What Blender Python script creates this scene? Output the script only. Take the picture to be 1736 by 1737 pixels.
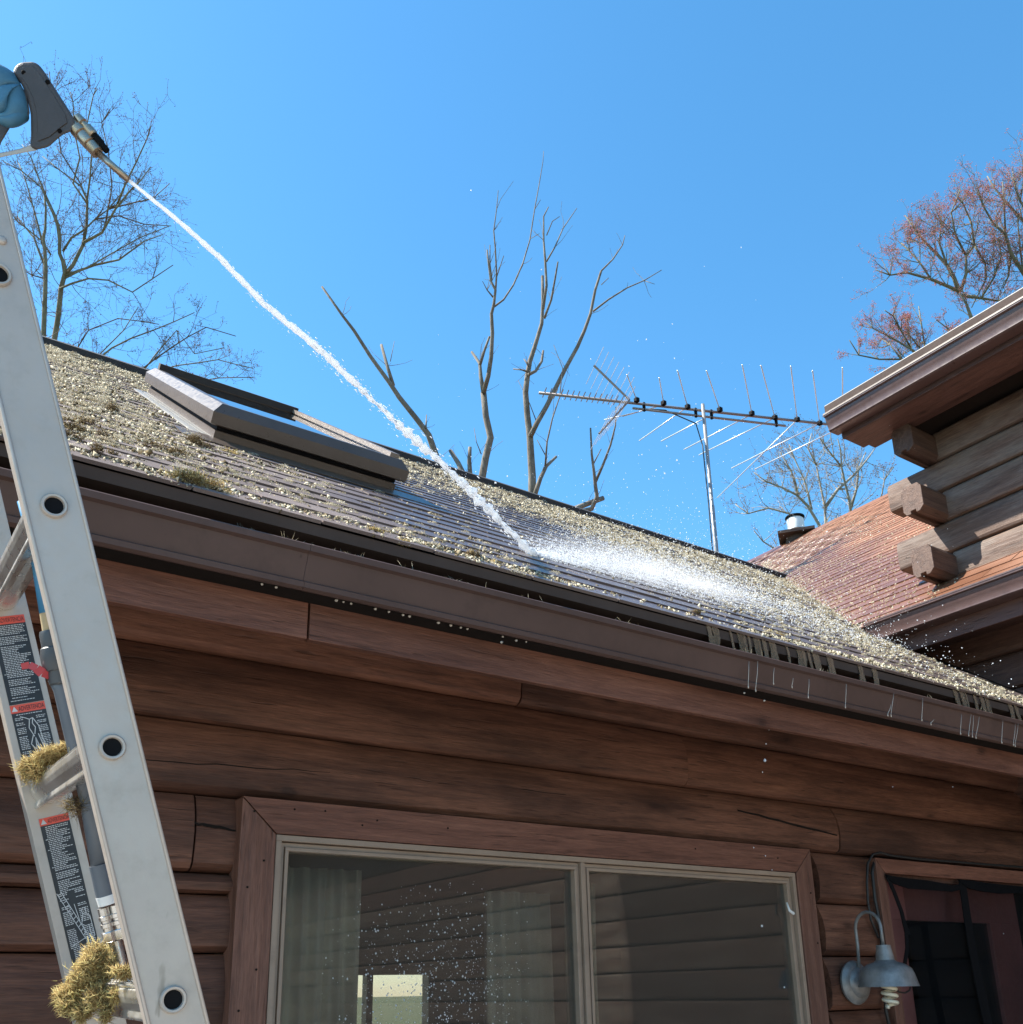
import bpy, bmesh, math, random
import numpy as np
from mathutils import Vector, Matrix

for o in list(bpy.data.objects):
    bpy.data.objects.remove(o)
S = bpy.context.scene
COL = S.collection
PI = math.pi

# ------------------------------------------------------------------ camera
CAM_H = 1.6
FPX, CX, CY = 1639.66, 868.0, 1157.5
M = np.array([[0.827623, -0.560941, -0.019630],
              [0.155998, 0.263478, -0.951969],
              [0.539170, 0.784809, 0.305566]])
C0 = np.array([0.0, 0.0, CAM_H])
cam = bpy.data.cameras.new('camera')
cam.sensor_fit = 'HORIZONTAL'
cam.sensor_width = 36.0
cam.lens = 36.0 * FPX / 1736.0
cam.shift_y = (CY - 868.5) / 1736.0
cam.clip_start = 0.05
cam.clip_end = 3000
camo = bpy.data.objects.new('camera', cam)
COL.objects.link(camo)
R3 = Matrix(((M[0][0], -M[1][0], -M[2][0]), (M[0][1], -M[1][1], -M[2][1]), (M[0][2], -M[1][2], -M[2][2])))
camo.matrix_world = Matrix.Translation((0, 0, CAM_H)) @ R3.to_4x4()
S.camera = camo

# ------------------------------------------------------------------ light
SUN_EL, SUN_H = math.radians(50), (-0.85, 0.53)
sund = np.array([SUN_H[0] * math.cos(SUN_EL), SUN_H[1] * math.cos(SUN_EL), math.sin(SUN_EL)])
W = bpy.data.worlds.new('World')
S.world = W
W.use_nodes = True
nt = W.node_tree
nt.nodes.clear()
wo = nt.nodes.new('ShaderNodeOutputWorld')
bg = nt.nodes.new('ShaderNodeBackground')
sk = nt.nodes.new('ShaderNodeTexSky')
sk.sky_type = 'NISHITA'
sk.sun_disc = False
sk.sun_elevation = SUN_EL
sk.sun_rotation = math.atan2(SUN_H[0], SUN_H[1])
sk.altitude = 200
sk.air_density = 1.0
sk.dust_density = 0.3
sk.ozone_density = 4.0
bg.inputs[1].default_value = 0.132
hs_ = nt.nodes.new('ShaderNodeHueSaturation')
hs_.inputs['Saturation'].default_value = 1.2
hs_.inputs['Hue'].default_value = 0.487
nt.links.new(sk.outputs[0], hs_.inputs['Color'])
nt.links.new(hs_.outputs[0], bg.inputs[0])
nt.links.new(bg.outputs[0], wo.inputs[0])
sl = bpy.data.lights.new('sun', 'SUN')
sl.energy = 5.0
sl.angle = math.radians(0.53)
sl.color = (1.0, 0.95, 0.86)
so = bpy.data.objects.new('sun', sl)
COL.objects.link(so)
so.rotation_euler = Vector(sund).to_track_quat('Z', 'Y').to_euler()
so.location = (-8, 5, 14)
vs = S.view_settings
vs.view_transform = 'Standard'
vs.look = 'None'
vs.exposure = 1.32
vs.gamma = 1.0
vs.use_curve_mapping = False
S.render.film_transparent = False
S.cycles.volume_bounces = 4


# ------------------------------------------------------------------ pixel helpers (photograph pixel + a plane -> point in the place)
def ray(x, y):
    return M.T @ np.array([(x - CX) / FPX, (y - CY) / FPX, 1.0])


def onY(x, y, Y):
    d = ray(x, y)
    return C0 + d * (Y / d[1])


def onX(x, y, X):
    d = ray(x, y)
    return C0 + d * (X / d[0])


def onZ(x, y, Z):
    d = ray(x, y)
    return C0 + d * ((Z - CAM_H) / d[2])


def onD(x, y, dep):
    return C0 + ray(x, y) * dep


# ------------------------------------------------------------------ mesh helpers
ORG = {}


def empty(name, loc, label=None, cat=None, group=None):
    o = bpy.data.objects.new(name, None)
    COL.objects.link(o)
    o.empty_display_size = 0.1
    o.location = loc
    ORG[o.name] = np.array(loc, float)
    if label:
        tag(o, label, cat, group)
    return o


def tag(o, label=None, cat=None, group=None, kind=None):
    if label:
        o['label'] = label
    if cat:
        o['category'] = cat
    if group:
        o['group'] = group
    if kind:
        o['kind'] = kind
    return o


def link(name, me, mat, parent, origin):
    o = bpy.data.objects.new(name, me)
    COL.objects.link(o)
    if mat is not None and len(me.materials) == 0:
        me.materials.append(mat)
    ORG[o.name] = np.array(origin, float)
    if parent is not None:
        o.parent = parent
        o.location = tuple(np.array(origin) - ORG[parent.name])
    else:
        o.location = tuple(origin)
    return o


class MB:
    def __init__(s):
        s.v = []
        s.f = []

    def add(s, vs, fs):
        b = len(s.v)
        s.v += [tuple(map(float, p)) for p in vs]
        s.f += [tuple(i + b for i in f) for f in fs]
        return s

    def box(s, a, b):
        x0, y0, z0 = a
        x1, y1, z1 = b
        return s.add([(x0, y0, z0), (x1, y0, z0), (x1, y1, z0), (x0, y1, z0), (x0, y0, z1), (x1, y0, z1), (x1, y1, z1), (x0, y1, z1)],
                     [(3, 2, 1, 0), (4, 5, 6, 7), (0, 1, 5, 4), (1, 2, 6, 5), (2, 3, 7, 6), (3, 0, 4, 7)])

    def obox(s, c, ax, ay, az, hx, hy, hz):
        c = np.array(c, float)
        vs = []
        for k in (-1, 1):
            for (i, j) in ((-1, -1), (1, -1), (1, 1), (-1, 1)):
                vs.append(c + np.array(ax) * i * hx + np.array(ay) * j * hy + np.array(az) * k * hz)
        return s.add(vs, [(3, 2, 1, 0), (4, 5, 6, 7), (0, 1, 5, 4), (1, 2, 6, 5), (2, 3, 7, 6), (3, 0, 4, 7)])

    def prism(s, poly, off, closed=True):
        # poly: list of 3d points, off: extrusion vector
        n = len(poly)
        off = np.array(off, float)
        A = [np.array(p, float) for p in poly]
        vs = A + [p + off for p in A]
        fs = [(i, (i + 1) % n, n + (i + 1) % n, n + i) for i in range(n if closed else n - 1)]
        if closed:
            fs += [tuple(range(n - 1, -1, -1)), tuple(range(n, 2 * n))]
        return s.add(vs, fs)

    def tube(s, pts, rad, n=8, cap=True):
        P = [np.array(p, float) for p in pts]
        if not hasattr(rad, '__len__'):
            rad = [rad] * len(P)
        ref = None
        b = len(s.v)
        for i, p in enumerate(P):
            t = P[min(i + 1, len(P) - 1)] - P[max(i - 1, 0)]
            t = t / (np.linalg.norm(t) + 1e-12)
            if ref is None:
                ref = np.array([0, 0, 1.0]) if abs(t[2]) < 0.9 else np.array([1.0, 0, 0])
            a = np.cross(t, ref)
            a /= np.linalg.norm(a) + 1e-12
            c = np.cross(a, t)
            ref = c
            for k in range(n):
                q = 2 * PI * k / n
                s.v.append(tuple(p + rad[i] * (math.cos(q) * a + math.sin(q) * c)))
        for i in range(len(P) - 1):
            for k in range(n):
                k2 = (k + 1) % n
                s.f.append((b + i * n + k, b + i * n + k2, b + (i + 1) * n + k2, b + (i + 1) * n + k))
        if cap:
            s.f.append(tuple(b + k for k in range(n - 1, -1, -1)))
            e = b + (len(P) - 1) * n
            s.f.append(tuple(e + k for k in range(n)))
        return s

    def lathe(s, c, axis, prof, n=20):
        # prof: list of (along axis, radius)
        c = np.array(c, float)
        ax = np.array(axis, float)
        ax /= np.linalg.norm(ax)
        return s.tube([c + ax * h for h, r in prof], [max(r, 1e-5) for h, r in prof], n, True) if False else s._lathe(c, ax, prof, n)

    def _lathe(s, c, ax, prof, n):
        ref = np.array([0, 0, 1.0]) if abs(ax[2]) < 0.9 else np.array([1.0, 0, 0])
        a = np.cross(ax, ref)
        a /= np.linalg.norm(a)
        b2 = np.cross(a, ax)
        b = len(s.v)
        for h, r in prof:
            for k in range(n):
                q = 2 * PI * k / n
                s.v.append(tuple(c + ax * h + max(r, 1e-5) * (math.cos(q) * a + math.sin(q) * b2)))
        for i in range(len(prof) - 1):
            for k in range(n):
                k2 = (k + 1) % n
                s.f.append((b + i * n + k, b + i * n + k2, b + (i + 1) * n + k2, b + (i + 1) * n + k))
        s.f.append(tuple(b + k for k in range(n - 1, -1, -1)))
        e = b + (len(prof) - 1) * n
        s.f.append(tuple(e + k for k in range(n)))
        return s

    def build(s, name, mat, parent=None, smooth=False, origin=None, bevel=0.0, sharp=None):
        V = np.array(s.v, float)
        if origin is None:
            origin = (V.min(0) + V.max(0)) / 2
        me = bpy.data.meshes.new(name)
        me.from_pydata([tuple(p) for p in (V - np.array(origin))], [], s.f)
        if smooth:
            me.polygons.foreach_set('use_smooth', [True] * len(me.polygons))
            if sharp:
                try:
                    me.set_sharp_from_angle(angle=math.radians(sharp))
                except Exception:
                    pass
        me.update()
        bmx = bmesh.new()
        bmx.from_mesh(me)
        bmesh.ops.recalc_face_normals(bmx, faces=bmx.faces)
        if bevel > 0:
            bmesh.ops.bevel(bmx, geom=list(bmx.edges), offset=bevel, segments=2, affect='EDGES', profile=0.5, clamp_overlap=True)
        bmx.to_mesh(me)
        bmx.free()
        return link(name, me, mat, parent, origin)


def inst_mesh(name, TV, TF, mats, locs, mat, parent=None, tint=None, smooth=False):
    """many small pieces joined into one mesh (stuff)"""
    TV = np.array(TV, float)
    N, k = len(locs), len(TV)
    V = np.einsum('nij,kj->nki', np.array(mats), TV) + np.array(locs)[:, None, :]
    V = V.reshape(-1, 3)
    org = V.mean(0)
    V = V - org
    nf = len(TF)
    ln = len(TF[0])
    F = (np.array(TF)[None, :, :] + (np.arange(N) * k)[:, None, None]).reshape(-1)
    me = bpy.data.meshes.new(name)
    me.vertices.add(len(V))
    me.vertices.foreach_set('co', V.astype(np.float32).ravel())
    me.loops.add(len(F))
    me.loops.foreach_set('vertex_index', F.astype(np.int32))
    me.polygons.add(N * nf)
    me.polygons.foreach_set('loop_start', (np.arange(N * nf) * ln).astype(np.int32))
    if smooth:
        me.polygons.foreach_set('use_smooth', np.ones(N * nf, bool))
    me.update(calc_edges=True)
    if tint is None:
        tint = np.random.RandomState(5).rand(N)
    at = me.attributes.new('tint', 'FLOAT', 'POINT')
    at.data.foreach_set('value', np.repeat(np.array(tint, np.float32), k))
    return link(name, me, mat, parent, org)


OCT_V = [(1, 0, 0), (-1, 0, 0), (0, 1, 0), (0, -1, 0), (0, 0, 1), (0, 0, -1)]
OCT_F = [(0, 2, 4), (2, 1, 4), (1, 3, 4), (3, 0, 4), (2, 0, 5), (1, 2, 5), (3, 1, 5), (0, 3, 5)]


def rand_rot(rs, N):
    q = rs.normal(size=(N, 4))
    q /= np.linalg.norm(q, axis=1)[:, None]
    w, x, y, z = q.T
    return np.stack([np.stack([1 - 2 * (y * y + z * z), 2 * (x * y - z * w), 2 * (x * z + y * w)], 1),
                     np.stack([2 * (x * y + z * w), 1 - 2 * (x * x + z * z), 2 * (y * z - x * w)], 1),
                     np.stack([2 * (x * z - y * w), 2 * (y * z + x * w), 1 - 2 * (x * x + y * y)], 1)], 1)


# ------------------------------------------------------------------ materials
class MT:
    def __init__(s, name):
        s.m = bpy.data.materials.new(name)
        s.m.use_nodes = True
        s.t = s.m.node_tree
        s.t.nodes.clear()
        s.out = s.t.nodes.new('ShaderNodeOutputMaterial')

    def n(s, typ, **kw):
        nd = s.t.nodes.new('ShaderNode' + typ)
        for k, v in kw.items():
            if k.startswith('i_'):
                key = k[2:].replace('_', ' ')
                nd.inputs[int(key) if key.isdigit() else key].default_value = v
            else:
                setattr(nd, k, v)
        return nd

    def l(s, a, b):
        s.t.links.new(a, b)

    def ramp(s, fac, stops):
        r = s.n('ValToRGB')
        e = r.color_ramp.elements
        while len(e) < len(stops):
            e.new(0.5)
        for i, (p, c) in enumerate(stops):
            e[i].position = p
            e[i].color = (*c, 1) if len(c) == 3 else c
        s.l(fac, r.inputs[0])
        return r.outputs[0]

    def mix(s, fac, a, b, typ='MIX'):
        m = s.n('Mix', data_type='RGBA', blend_type=typ)
        for val, idx in ((fac, 0), (a, 6), (b, 7)):
            if isinstance(val, (int, float)):
                m.inputs[idx].default_value = val
            elif isinstance(val, tuple):
                m.inputs[idx].default_value = (*val, 1) if len(val) == 3 else val
            else:
                s.l(val, m.inputs[idx])
        return m.outputs[2]

    def math(s, op, a, b=None, c=None):
        m = s.n('Math', operation=op)
        for i, val in enumerate((a, b, c)):
            if val is None:
                continue
            if isinstance(val, (int, float)):
                m.inputs[i].default_value = val
            else:
                s.l(val, m.inputs[i])
        return m.outputs[0]

    def noise(s, vec, scale, detail=4, rough=0.55, dist=0.0):
        nd = s.n('TexNoise')
        nd.inputs['Scale'].default_value = scale
        nd.inputs['Detail'].default_value = detail
        nd.inputs['Roughness'].default_value = rough
        nd.inputs['Distortion'].default_value = dist
        if vec is not None:
            s.l(vec, nd.inputs['Vector'])
        return nd.outputs['Fac']

    def mapping(s, vec, scale=(1, 1, 1), loc=(0, 0, 0)):
        mp = s.n('Mapping')
        mp.inputs['Scale'].default_value = scale
        mp.inputs['Location'].default_value = loc
        s.l(vec, mp.inputs['Vector'])
        return mp.outputs[0]

    def pbr(s, color, rough=0.6, metal=0.0, bump=None, bstr=0.3, bdist=0.01, spec=0.5, **kw):
        p = s.n('BsdfPrincipled')
        for val, key in ((color, 'Base Color'), (rough, 'Roughness'), (metal, 'Metallic'), (spec, 'Specular IOR Level')):
            if isinstance(val, tuple):
                p.inputs[key].default_value = (*val, 1) if len(val) == 3 else val
            elif isinstance(val, (int, float)):
                p.inputs[key].default_value = val
            else:
                s.l(val, p.inputs[key])
        for k, v in kw.items():
            p.inputs[k.replace('_', ' ')].default_value = v
        if bump is not None:
            b = s.n('Bump')
            b.inputs['Strength'].default_value = bstr
            b.inputs['Distance'].default_value = bdist
            s.l(bump, b.inputs['Height'])
            s.l(b.outputs[0], p.inputs['Normal'])
        s.l(p.outputs[0], s.out.inputs[0])
        return p


def objvec(m, rnd=True):
    tc = m.n('TexCoord')
    v = tc.outputs['Object']
    if rnd:
        oi = m.n('ObjectInfo')
        va = m.n('VectorMath', operation='SCALE')
        va.inputs[0].default_value = (37.0, 91.0, 53.0)
        m.l(oi.outputs['Random'], va.inputs['Scale'])
        vb = m.n('VectorMath', operation='ADD')
        m.l(v, vb.inputs[0])
        m.l(va.outputs[0], vb.inputs[1])
        return vb.outputs[0], oi.outputs['Random']
    return v, None


def wood(name, axis, dark, mid, light, rough=0.62, blotch=0.5, grey=None):
    m = MT(name)
    v, rnd = objvec(m)
    sc = {'x': (0.9, 14, 14), 'y': (14, 0.9, 14), 'z': (14, 14, 0.9)}[axis]
    sk2 = {'x': (2.2, 9, 9), 'y': (9, 2.2, 9), 'z': (9, 9, 2.2)}[axis]
    g1 = m.noise(m.mapping(v, sc), 3.0, 8, 0.62, 0.6)
    g2 = m.noise(m.mapping(v, sc), 14.0, 4, 0.6)
    bl = m.noise(m.mapping(v, sk2), 0.55, 5, 0.6)
    col = m.ramp(g1, [(0.28, dark), (0.5, mid), (0.74, light)])
    col = m.mix(m.math('MULTIPLY', m.ramp(bl, [(0.42, (0, 0, 0)), (0.66, (1, 1, 1))]), blotch), col, tuple(c * 0.55 for c in dark), 'MIX')
    if grey:
        b2 = m.noise(m.mapping(v, sk2), 1.3, 6, 0.65)
        col = m.mix(m.math('MULTIPLY', m.ramp(b2, [(0.42, (0, 0, 0)), (0.66, (1, 1, 1))]), 0.5), col, grey)
    # short weather checks along the grain, and finer fibres
    s3 = {'x': (7, 95, 95), 'y': (95, 7, 95), 'z': (95, 95, 7)}[axis]
    chk = m.ramp(m.noise(m.mapping(v, s3), 1.0, 2, 0.5), [(0.64, (0, 0, 0)), (0.71, (1, 1, 1))])
    pat = m.ramp(m.noise(m.mapping(v, sk2), 0.9, 3, 0.6), [(0.38, (0.1, 0.1, 0.1)), (0.6, (1, 1, 1))])
    chk = m.math('MULTIPLY', chk, pat)
    col = m.mix(m.math('MULTIPLY', chk, 0.7), col, tuple(c * 0.4 for c in dark))
    fib = m.noise(m.mapping(v, tuple(q * 1.6 for q in s3)), 1.6, 3, 0.7)
    col = m.mix(0.55, col, m.mix(1.0, col, m.ramp(fib, [(0.3, (0.55, 0.55, 0.55)), (0.7, (1.45, 1.42, 1.4))]), 'MULTIPLY'))
    # knots
    vo = m.n('TexVoronoi', feature='F1')
    vo.inputs['Scale'].default_value = 1.0
    ks = {'x': (2.4, 6, 6), 'y': (6, 2.4, 6), 'z': (6, 6, 2.4)}[axis]
    nv = m.n('TexNoise')
    nv.inputs['Scale'].default_value = 9.0
    m.l(v, nv.inputs['Vector'])
    vadd = m.n('VectorMath', operation='MULTIPLY_ADD')
    m.l(nv.outputs['Color'], vadd.inputs[0])
    vadd.inputs[1].default_value = (0.25, 0.25, 0.25)
    m.l(m.mapping(v, ks), vadd.inputs[2])
    m.l(vadd.outputs[0], vo.inputs['Vector'])
    kn = m.ramp(vo.outputs['Distance'], [(0.06, (1, 1, 1)), (0.11, (0.3, 0.3, 0.3)), (0.19, (0, 0, 0))])
    col = m.mix(m.math('MULTIPLY', kn, 0.75), col, tuple(c * 0.35 for c in dark))
    # per-piece tone
    col = m.mix(1.0, col, m.ramp(rnd, [(0, (0.78, 0.78, 0.80)), (1, (1.12, 1.08, 1.05))]), 'MULTIPLY')
    hgt = m.math('SUBTRACT', m.math('ADD', m.math('MULTIPLY', g1, 0.6), m.math('MULTIPLY', fib, 0.3)), m.math('MULTIPLY', chk, 0.5))
    m.pbr(col, m.ramp(g2, [(0.3, (rough - 0.1,) * 3), (0.7, (rough + 0.12,) * 3)]), bump=hgt, bstr=0.45, bdist=0.012, spec=0.35)
    return m.m


def paint(name, col, rough=0.45, metal=0.0, dirt=None, dscale=6.0, bstr=0.08, var=0.12, spec=0.5, scuff=None):
    m = MT(name)
    v, rnd = objvec(m)
    n1 = m.noise(v, dscale, 6, 0.6)
    n2 = m.noise(v, dscale * 9, 3, 0.6)
    c = m.ramp(n1, [(0.3, tuple(x * (1 - var) for x in col)), (0.7, tuple(min(1, x * (1 + var)) for x in col))])
    if dirt:
        d = m.ramp(m.noise(v, dscale * 1.7, 8, 0.7), [(0.52, (0, 0, 0)), (0.72, (1, 1, 1))])
        c = m.mix(m.math('MULTIPLY', d, 0.6), c, dirt)
    if scuff:
        sc1 = m.ramp(m.noise(m.mapping(v, (40, 40, 13)), 1.0, 3, 0.6), [(0.67, (0, 0, 0)), (0.74, (1, 1, 1))])
        sc2 = m.ramp(m.noise(v, 5.0, 2), [(0.45, (0, 0, 0)), (0.6, (1, 1, 1))])
        c = m.mix(m.math('MULTIPLY', m.math('MULTIPLY', sc1, sc2), 0.7), c, scuff)
    m.pbr(c, m.ramp(n2, [(0.3, (max(0.02, rough - 0.07),) * 3), (0.7, (rough + 0.1,) * 3)]), metal, bump=n2, bstr=bstr, bdist=0.003, spec=spec)
    return m.m


MAT = {}
MAT['log_x'] = wood('stained_log', 'x', (0.080, 0.033, 0.020), (0.168, 0.072, 0.043), (0.245, 0.110, 0.067), blotch=0.8)
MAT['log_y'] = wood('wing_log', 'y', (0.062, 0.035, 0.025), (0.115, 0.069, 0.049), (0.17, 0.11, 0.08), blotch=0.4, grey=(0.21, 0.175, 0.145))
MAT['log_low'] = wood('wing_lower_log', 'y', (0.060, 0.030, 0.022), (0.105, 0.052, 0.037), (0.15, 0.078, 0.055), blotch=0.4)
MAT['log_end_x'] = wood('wing_cross_log', 'x', (0.06, 0.034, 0.026), (0.105, 0.062, 0.045), (0.15, 0.092, 0.066), blotch=0.3)
MAT['trim_x'] = wood('trim_board', 'x', (0.115, 0.046, 0.030), (0.18, 0.076, 0.049), (0.235, 0.104, 0.068), rough=0.55, blotch=0.4)
MAT['trim_z'] = wood('trim_stile', 'z', (0.105, 0.047, 0.032), (0.165, 0.077, 0.052), (0.215, 0.104, 0.071), rough=0.55, blotch=0.2)
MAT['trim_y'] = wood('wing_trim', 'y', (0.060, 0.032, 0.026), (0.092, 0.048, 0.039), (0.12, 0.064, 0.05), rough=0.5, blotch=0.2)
MAT['gutter'] = paint('brown_gutter', (0.092, 0.056, 0.047), 0.5, dirt=(0.050, 0.031, 0.026), dscale=3.0, spec=.22, scuff=(0.035, 0.022, 0.018))
MAT['gutter_w'] = paint('wing_gutter_paint', (0.085, 0.050, 0.045), 0.34, dirt=(0.05, 0.032, 0.028), dscale=3.0)
MAT['lit_edge_w'] = paint('lit_edge_paint', (0.19, 0.15, 0.12), 0.4)  # paler than the gutter: sunlight on edges put into the colour
MAT['drip'] = paint('drip_edge_paint', (0.072, 0.052, 0.044), 0.8, spec=.12)
MAT['ridge'] = paint('black_ridge_vent', (0.03, 0.027, 0.026), 0.8)
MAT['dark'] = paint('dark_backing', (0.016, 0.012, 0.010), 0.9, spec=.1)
MAT['tan'] = paint('tan_window_vinyl', (0.30, 0.215, 0.155), 0.42, dirt=(0.18, 0.125, 0.09))
MAT['burgundy'] = paint('burgundy_door', (0.16, 0.060, 0.055), 0.5, var=0.2)
MAT['bronze'] = paint('bronze_skylight_cladding', (0.088, 0.064, 0.049), 0.34, dirt=(0.06, 0.045, 0.035), bstr=.012)
MAT['flash'] = paint('grey_flashing', (0.30, 0.29, 0.27), 0.45, dirt=(0.17, 0.16, 0.14))
MAT['alu'] = paint('ladder_rail_aluminium', (0.46, 0.40, 0.345), 0.42, metal=0.25, dirt=(0.36, 0.31, 0.26), dscale=9, var=0.05, scuff=(0.22, 0.19, 0.15))
MAT['alu_bright'] = paint('polished_rung_aluminium', (0.78, 0.76, 0.71), 0.30, metal=0.85, dirt=(0.55, 0.50, 0.40), dscale=5, bstr=.006)
MAT['galv'] = paint('galvanised_steel', (0.24, 0.235, 0.225), 0.45, metal=0.3, dirt=(0.15, 0.147, 0.14), dscale=22, var=0.3)
MAT['steel'] = paint('plated_steel', (0.62, 0.60, 0.57), 0.28, metal=0.9, dirt=(0.40, 0.37, 0.33), dscale=20, bstr=.01)
MAT['pvc'] = paint('grey_pvc', (0.105, 0.120, 0.140), 0.42, dirt=(0.07, 0.08, 0.09), dscale=9)
MAT['pvc_dark'] = paint('dark_grey_pvc', (0.062, 0.068, 0.074), 0.45)
MAT['bluepipe'] = paint('blue_hose', (0.045, 0.19, 0.34), 0.45)
MAT['tape'] = paint('tan_thread_tape', (0.42, 0.31, 0.17), 0.7, dirt=(0.2, 0.14, 0.08), dscale=40)
MAT['redplastic'] = paint('red_plastic', (0.42, 0.035, 0.045), 0.4)
MAT['glove'] = paint('blue_rubber_glove', (0.055, 0.165, 0.25), 0.5, dscale=14, var=0.2)
MAT['gunbody'] = paint('dark_grey_gun_body', (0.055, 0.046, 0.045), 0.5, dscale=20)
MAT['brass'] = paint('worn_brass', (0.42, 0.33, 0.24), 0.3, metal=0.85, dirt=(0.22, 0.17, 0.12), dscale=20, bstr=.01)
MAT['mast'] = paint('grey_mast', (0.30, 0.29, 0.28), 0.4, metal=0.5)
MAT['rod'] = paint('antenna_rod', (0.62, 0.64, 0.66), 0.35, metal=0.6)
MAT['boom'] = paint('antenna_boom', (0.22, 0.19, 0.18), 0.45, metal=0.3)
MAT['blackplastic'] = paint('black_plastic', (0.006, 0.006, 0.007), 0.7, spec=.1)
MAT['white'] = paint('white_paint', (0.78, 0.77, 0.74), 0.5)
MAT['cable'] = paint('black_cable', (0.02, 0.018, 0.017), 0.55)
MAT['bulb'] = paint('lamp_bulb_glass', (0.72, 0.65, 0.50), 0.3)
MAT['sticker_black'] = paint('black_sticker', (0.022, 0.023, 0.025), 0.45, var=0.3)
MAT['sticker_red'] = paint('red_sticker', (0.66, 0.085, 0.05), 0.45)
MAT['print'] = paint('pale_print', (0.52, 0.51, 0.49), 0.5)
MAT['black_print'] = paint('black_print', (0.03, 0.02, 0.02), 0.5)
MAT['curtain'] = paint('pale_curtain_cloth', (0.80, 0.77, 0.66), 0.85, var=0.2)
MAT['curtain_g'] = paint('grey_curtain_cloth', (0.72, 0.70, 0.62), 0.85, var=0.2)
MAT['room'] = paint('room_plaster', (0.22, 0.17, 0.13), 0.9)


def bark(name, a, b, c):
    m = MT(name)
    v, r = objvec(m, False)
    n1 = m.noise(v, 3.0, 6, 0.7)
    n2 = m.noise(m.mapping(v, (1, 1, 0.25)), 25, 4, 0.7)
    m.pbr(m.ramp(m.math('ADD', m.math('MULTIPLY', n1, 0.6), m.math('MULTIPLY', n2, 0.4)), [(0.32, a), (0.5, b), (0.68, c)]), 0.85, bump=n2, bstr=0.6, bdist=0.02, spec=0.2)
    return m.m


MAT['bark_dead'] = bark('dead_bark', (0.075, 0.062, 0.05), (0.16, 0.14, 0.115), (0.27, 0.245, 0.21))
MAT['bark_left'] = bark('green_grey_bark', (0.10, 0.09, 0.062), (0.18, 0.165, 0.115), (0.28, 0.26, 0.19))
MAT['bark_pale'] = bark('pale_bark', (0.14, 0.125, 0.105), (0.27, 0.245, 0.205), (0.40, 0.375, 0.32))
MAT['twig'] = bark('twig_bark', (0.085, 0.062, 0.048), (0.14, 0.105, 0.08), (0.20, 0.16, 0.125))


def tinted(name, stops, rough=0.85, transl=0.25, spec=0.2):
    m = MT(name)
    at = m.n('Attribute', attribute_name='tint')
    tc = m.n('TexCoord')
    nz = m.noise(tc.outputs['Object'], 60, 2)
    f = m.math('ADD', m.math('MULTIPLY', at.outputs['Fac'], 0.75), m.math('MULTIPLY', nz, 0.25))
    c = m.ramp(f, stops)
    p = m.n('BsdfPrincipled')
    p.inputs['Roughness'].default_value = rough
    p.inputs['Specular IOR Level'].default_value = spec
    m.l(c, p.inputs['Base Color'])
    if transl > 0:
        tr = m.n('BsdfTranslucent')
        m.l(c, tr.inputs[0])
        mx = m.n('MixShader')
        mx.inputs[0].default_value = transl
        m.l(p.outputs[0], mx.inputs[1])
        m.l(tr.outputs[0], mx.inputs[2])
        m.l(mx.outputs[0], m.out.inputs[0])
    else:
        m.l(p.outputs[0], m.out.inputs[0])
    return m.m


MAT['crumb'] = tinted('dry_moss_crumbs', [(0.12, (0.075, 0.05, 0.026)), (0.32, (0.38, 0.31, 0.19)), (0.58, (0.68, 0.61, 0.45)), (1.0, (0.88, 0.84, 0.71))], transl=0.42)
MAT['moss_gold'] = tinted('golden_moss', [(0.0, (0.10, 0.06, 0.025)), (0.3, (0.36, 0.235, 0.09)), (0.65, (0.60, 0.45, 0.20)), (0.88, (0.70, 0.60, 0.28)), (1.0, (0.55, 0.53, 0.08))], transl=0.4)
MAT['moss_dark'] = tinted('brown_moss', [(0.0, (0.05, 0.032, 0.015)), (0.4, (0.15, 0.10, 0.045)), (0.8, (0.30, 0.22, 0.10)), (1.0, (0.36, 0.33, 0.10))], transl=0.2)
MAT['bud_red'] = tinted('red_buds', [(0.0, (0.42, 0.15, 0.13)), (0.5, (0.60, 0.27, 0.24)), (1.0, (0.72, 0.42, 0.38))], transl=0.5)
MAT['bud_brown'] = tinted('brown_buds', [(0.0, (0.12, 0.05, 0.045)), (0.5, (0.20, 0.095, 0.08)), (1.0, (0.30, 0.16, 0.12))], transl=0.3)


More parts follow.
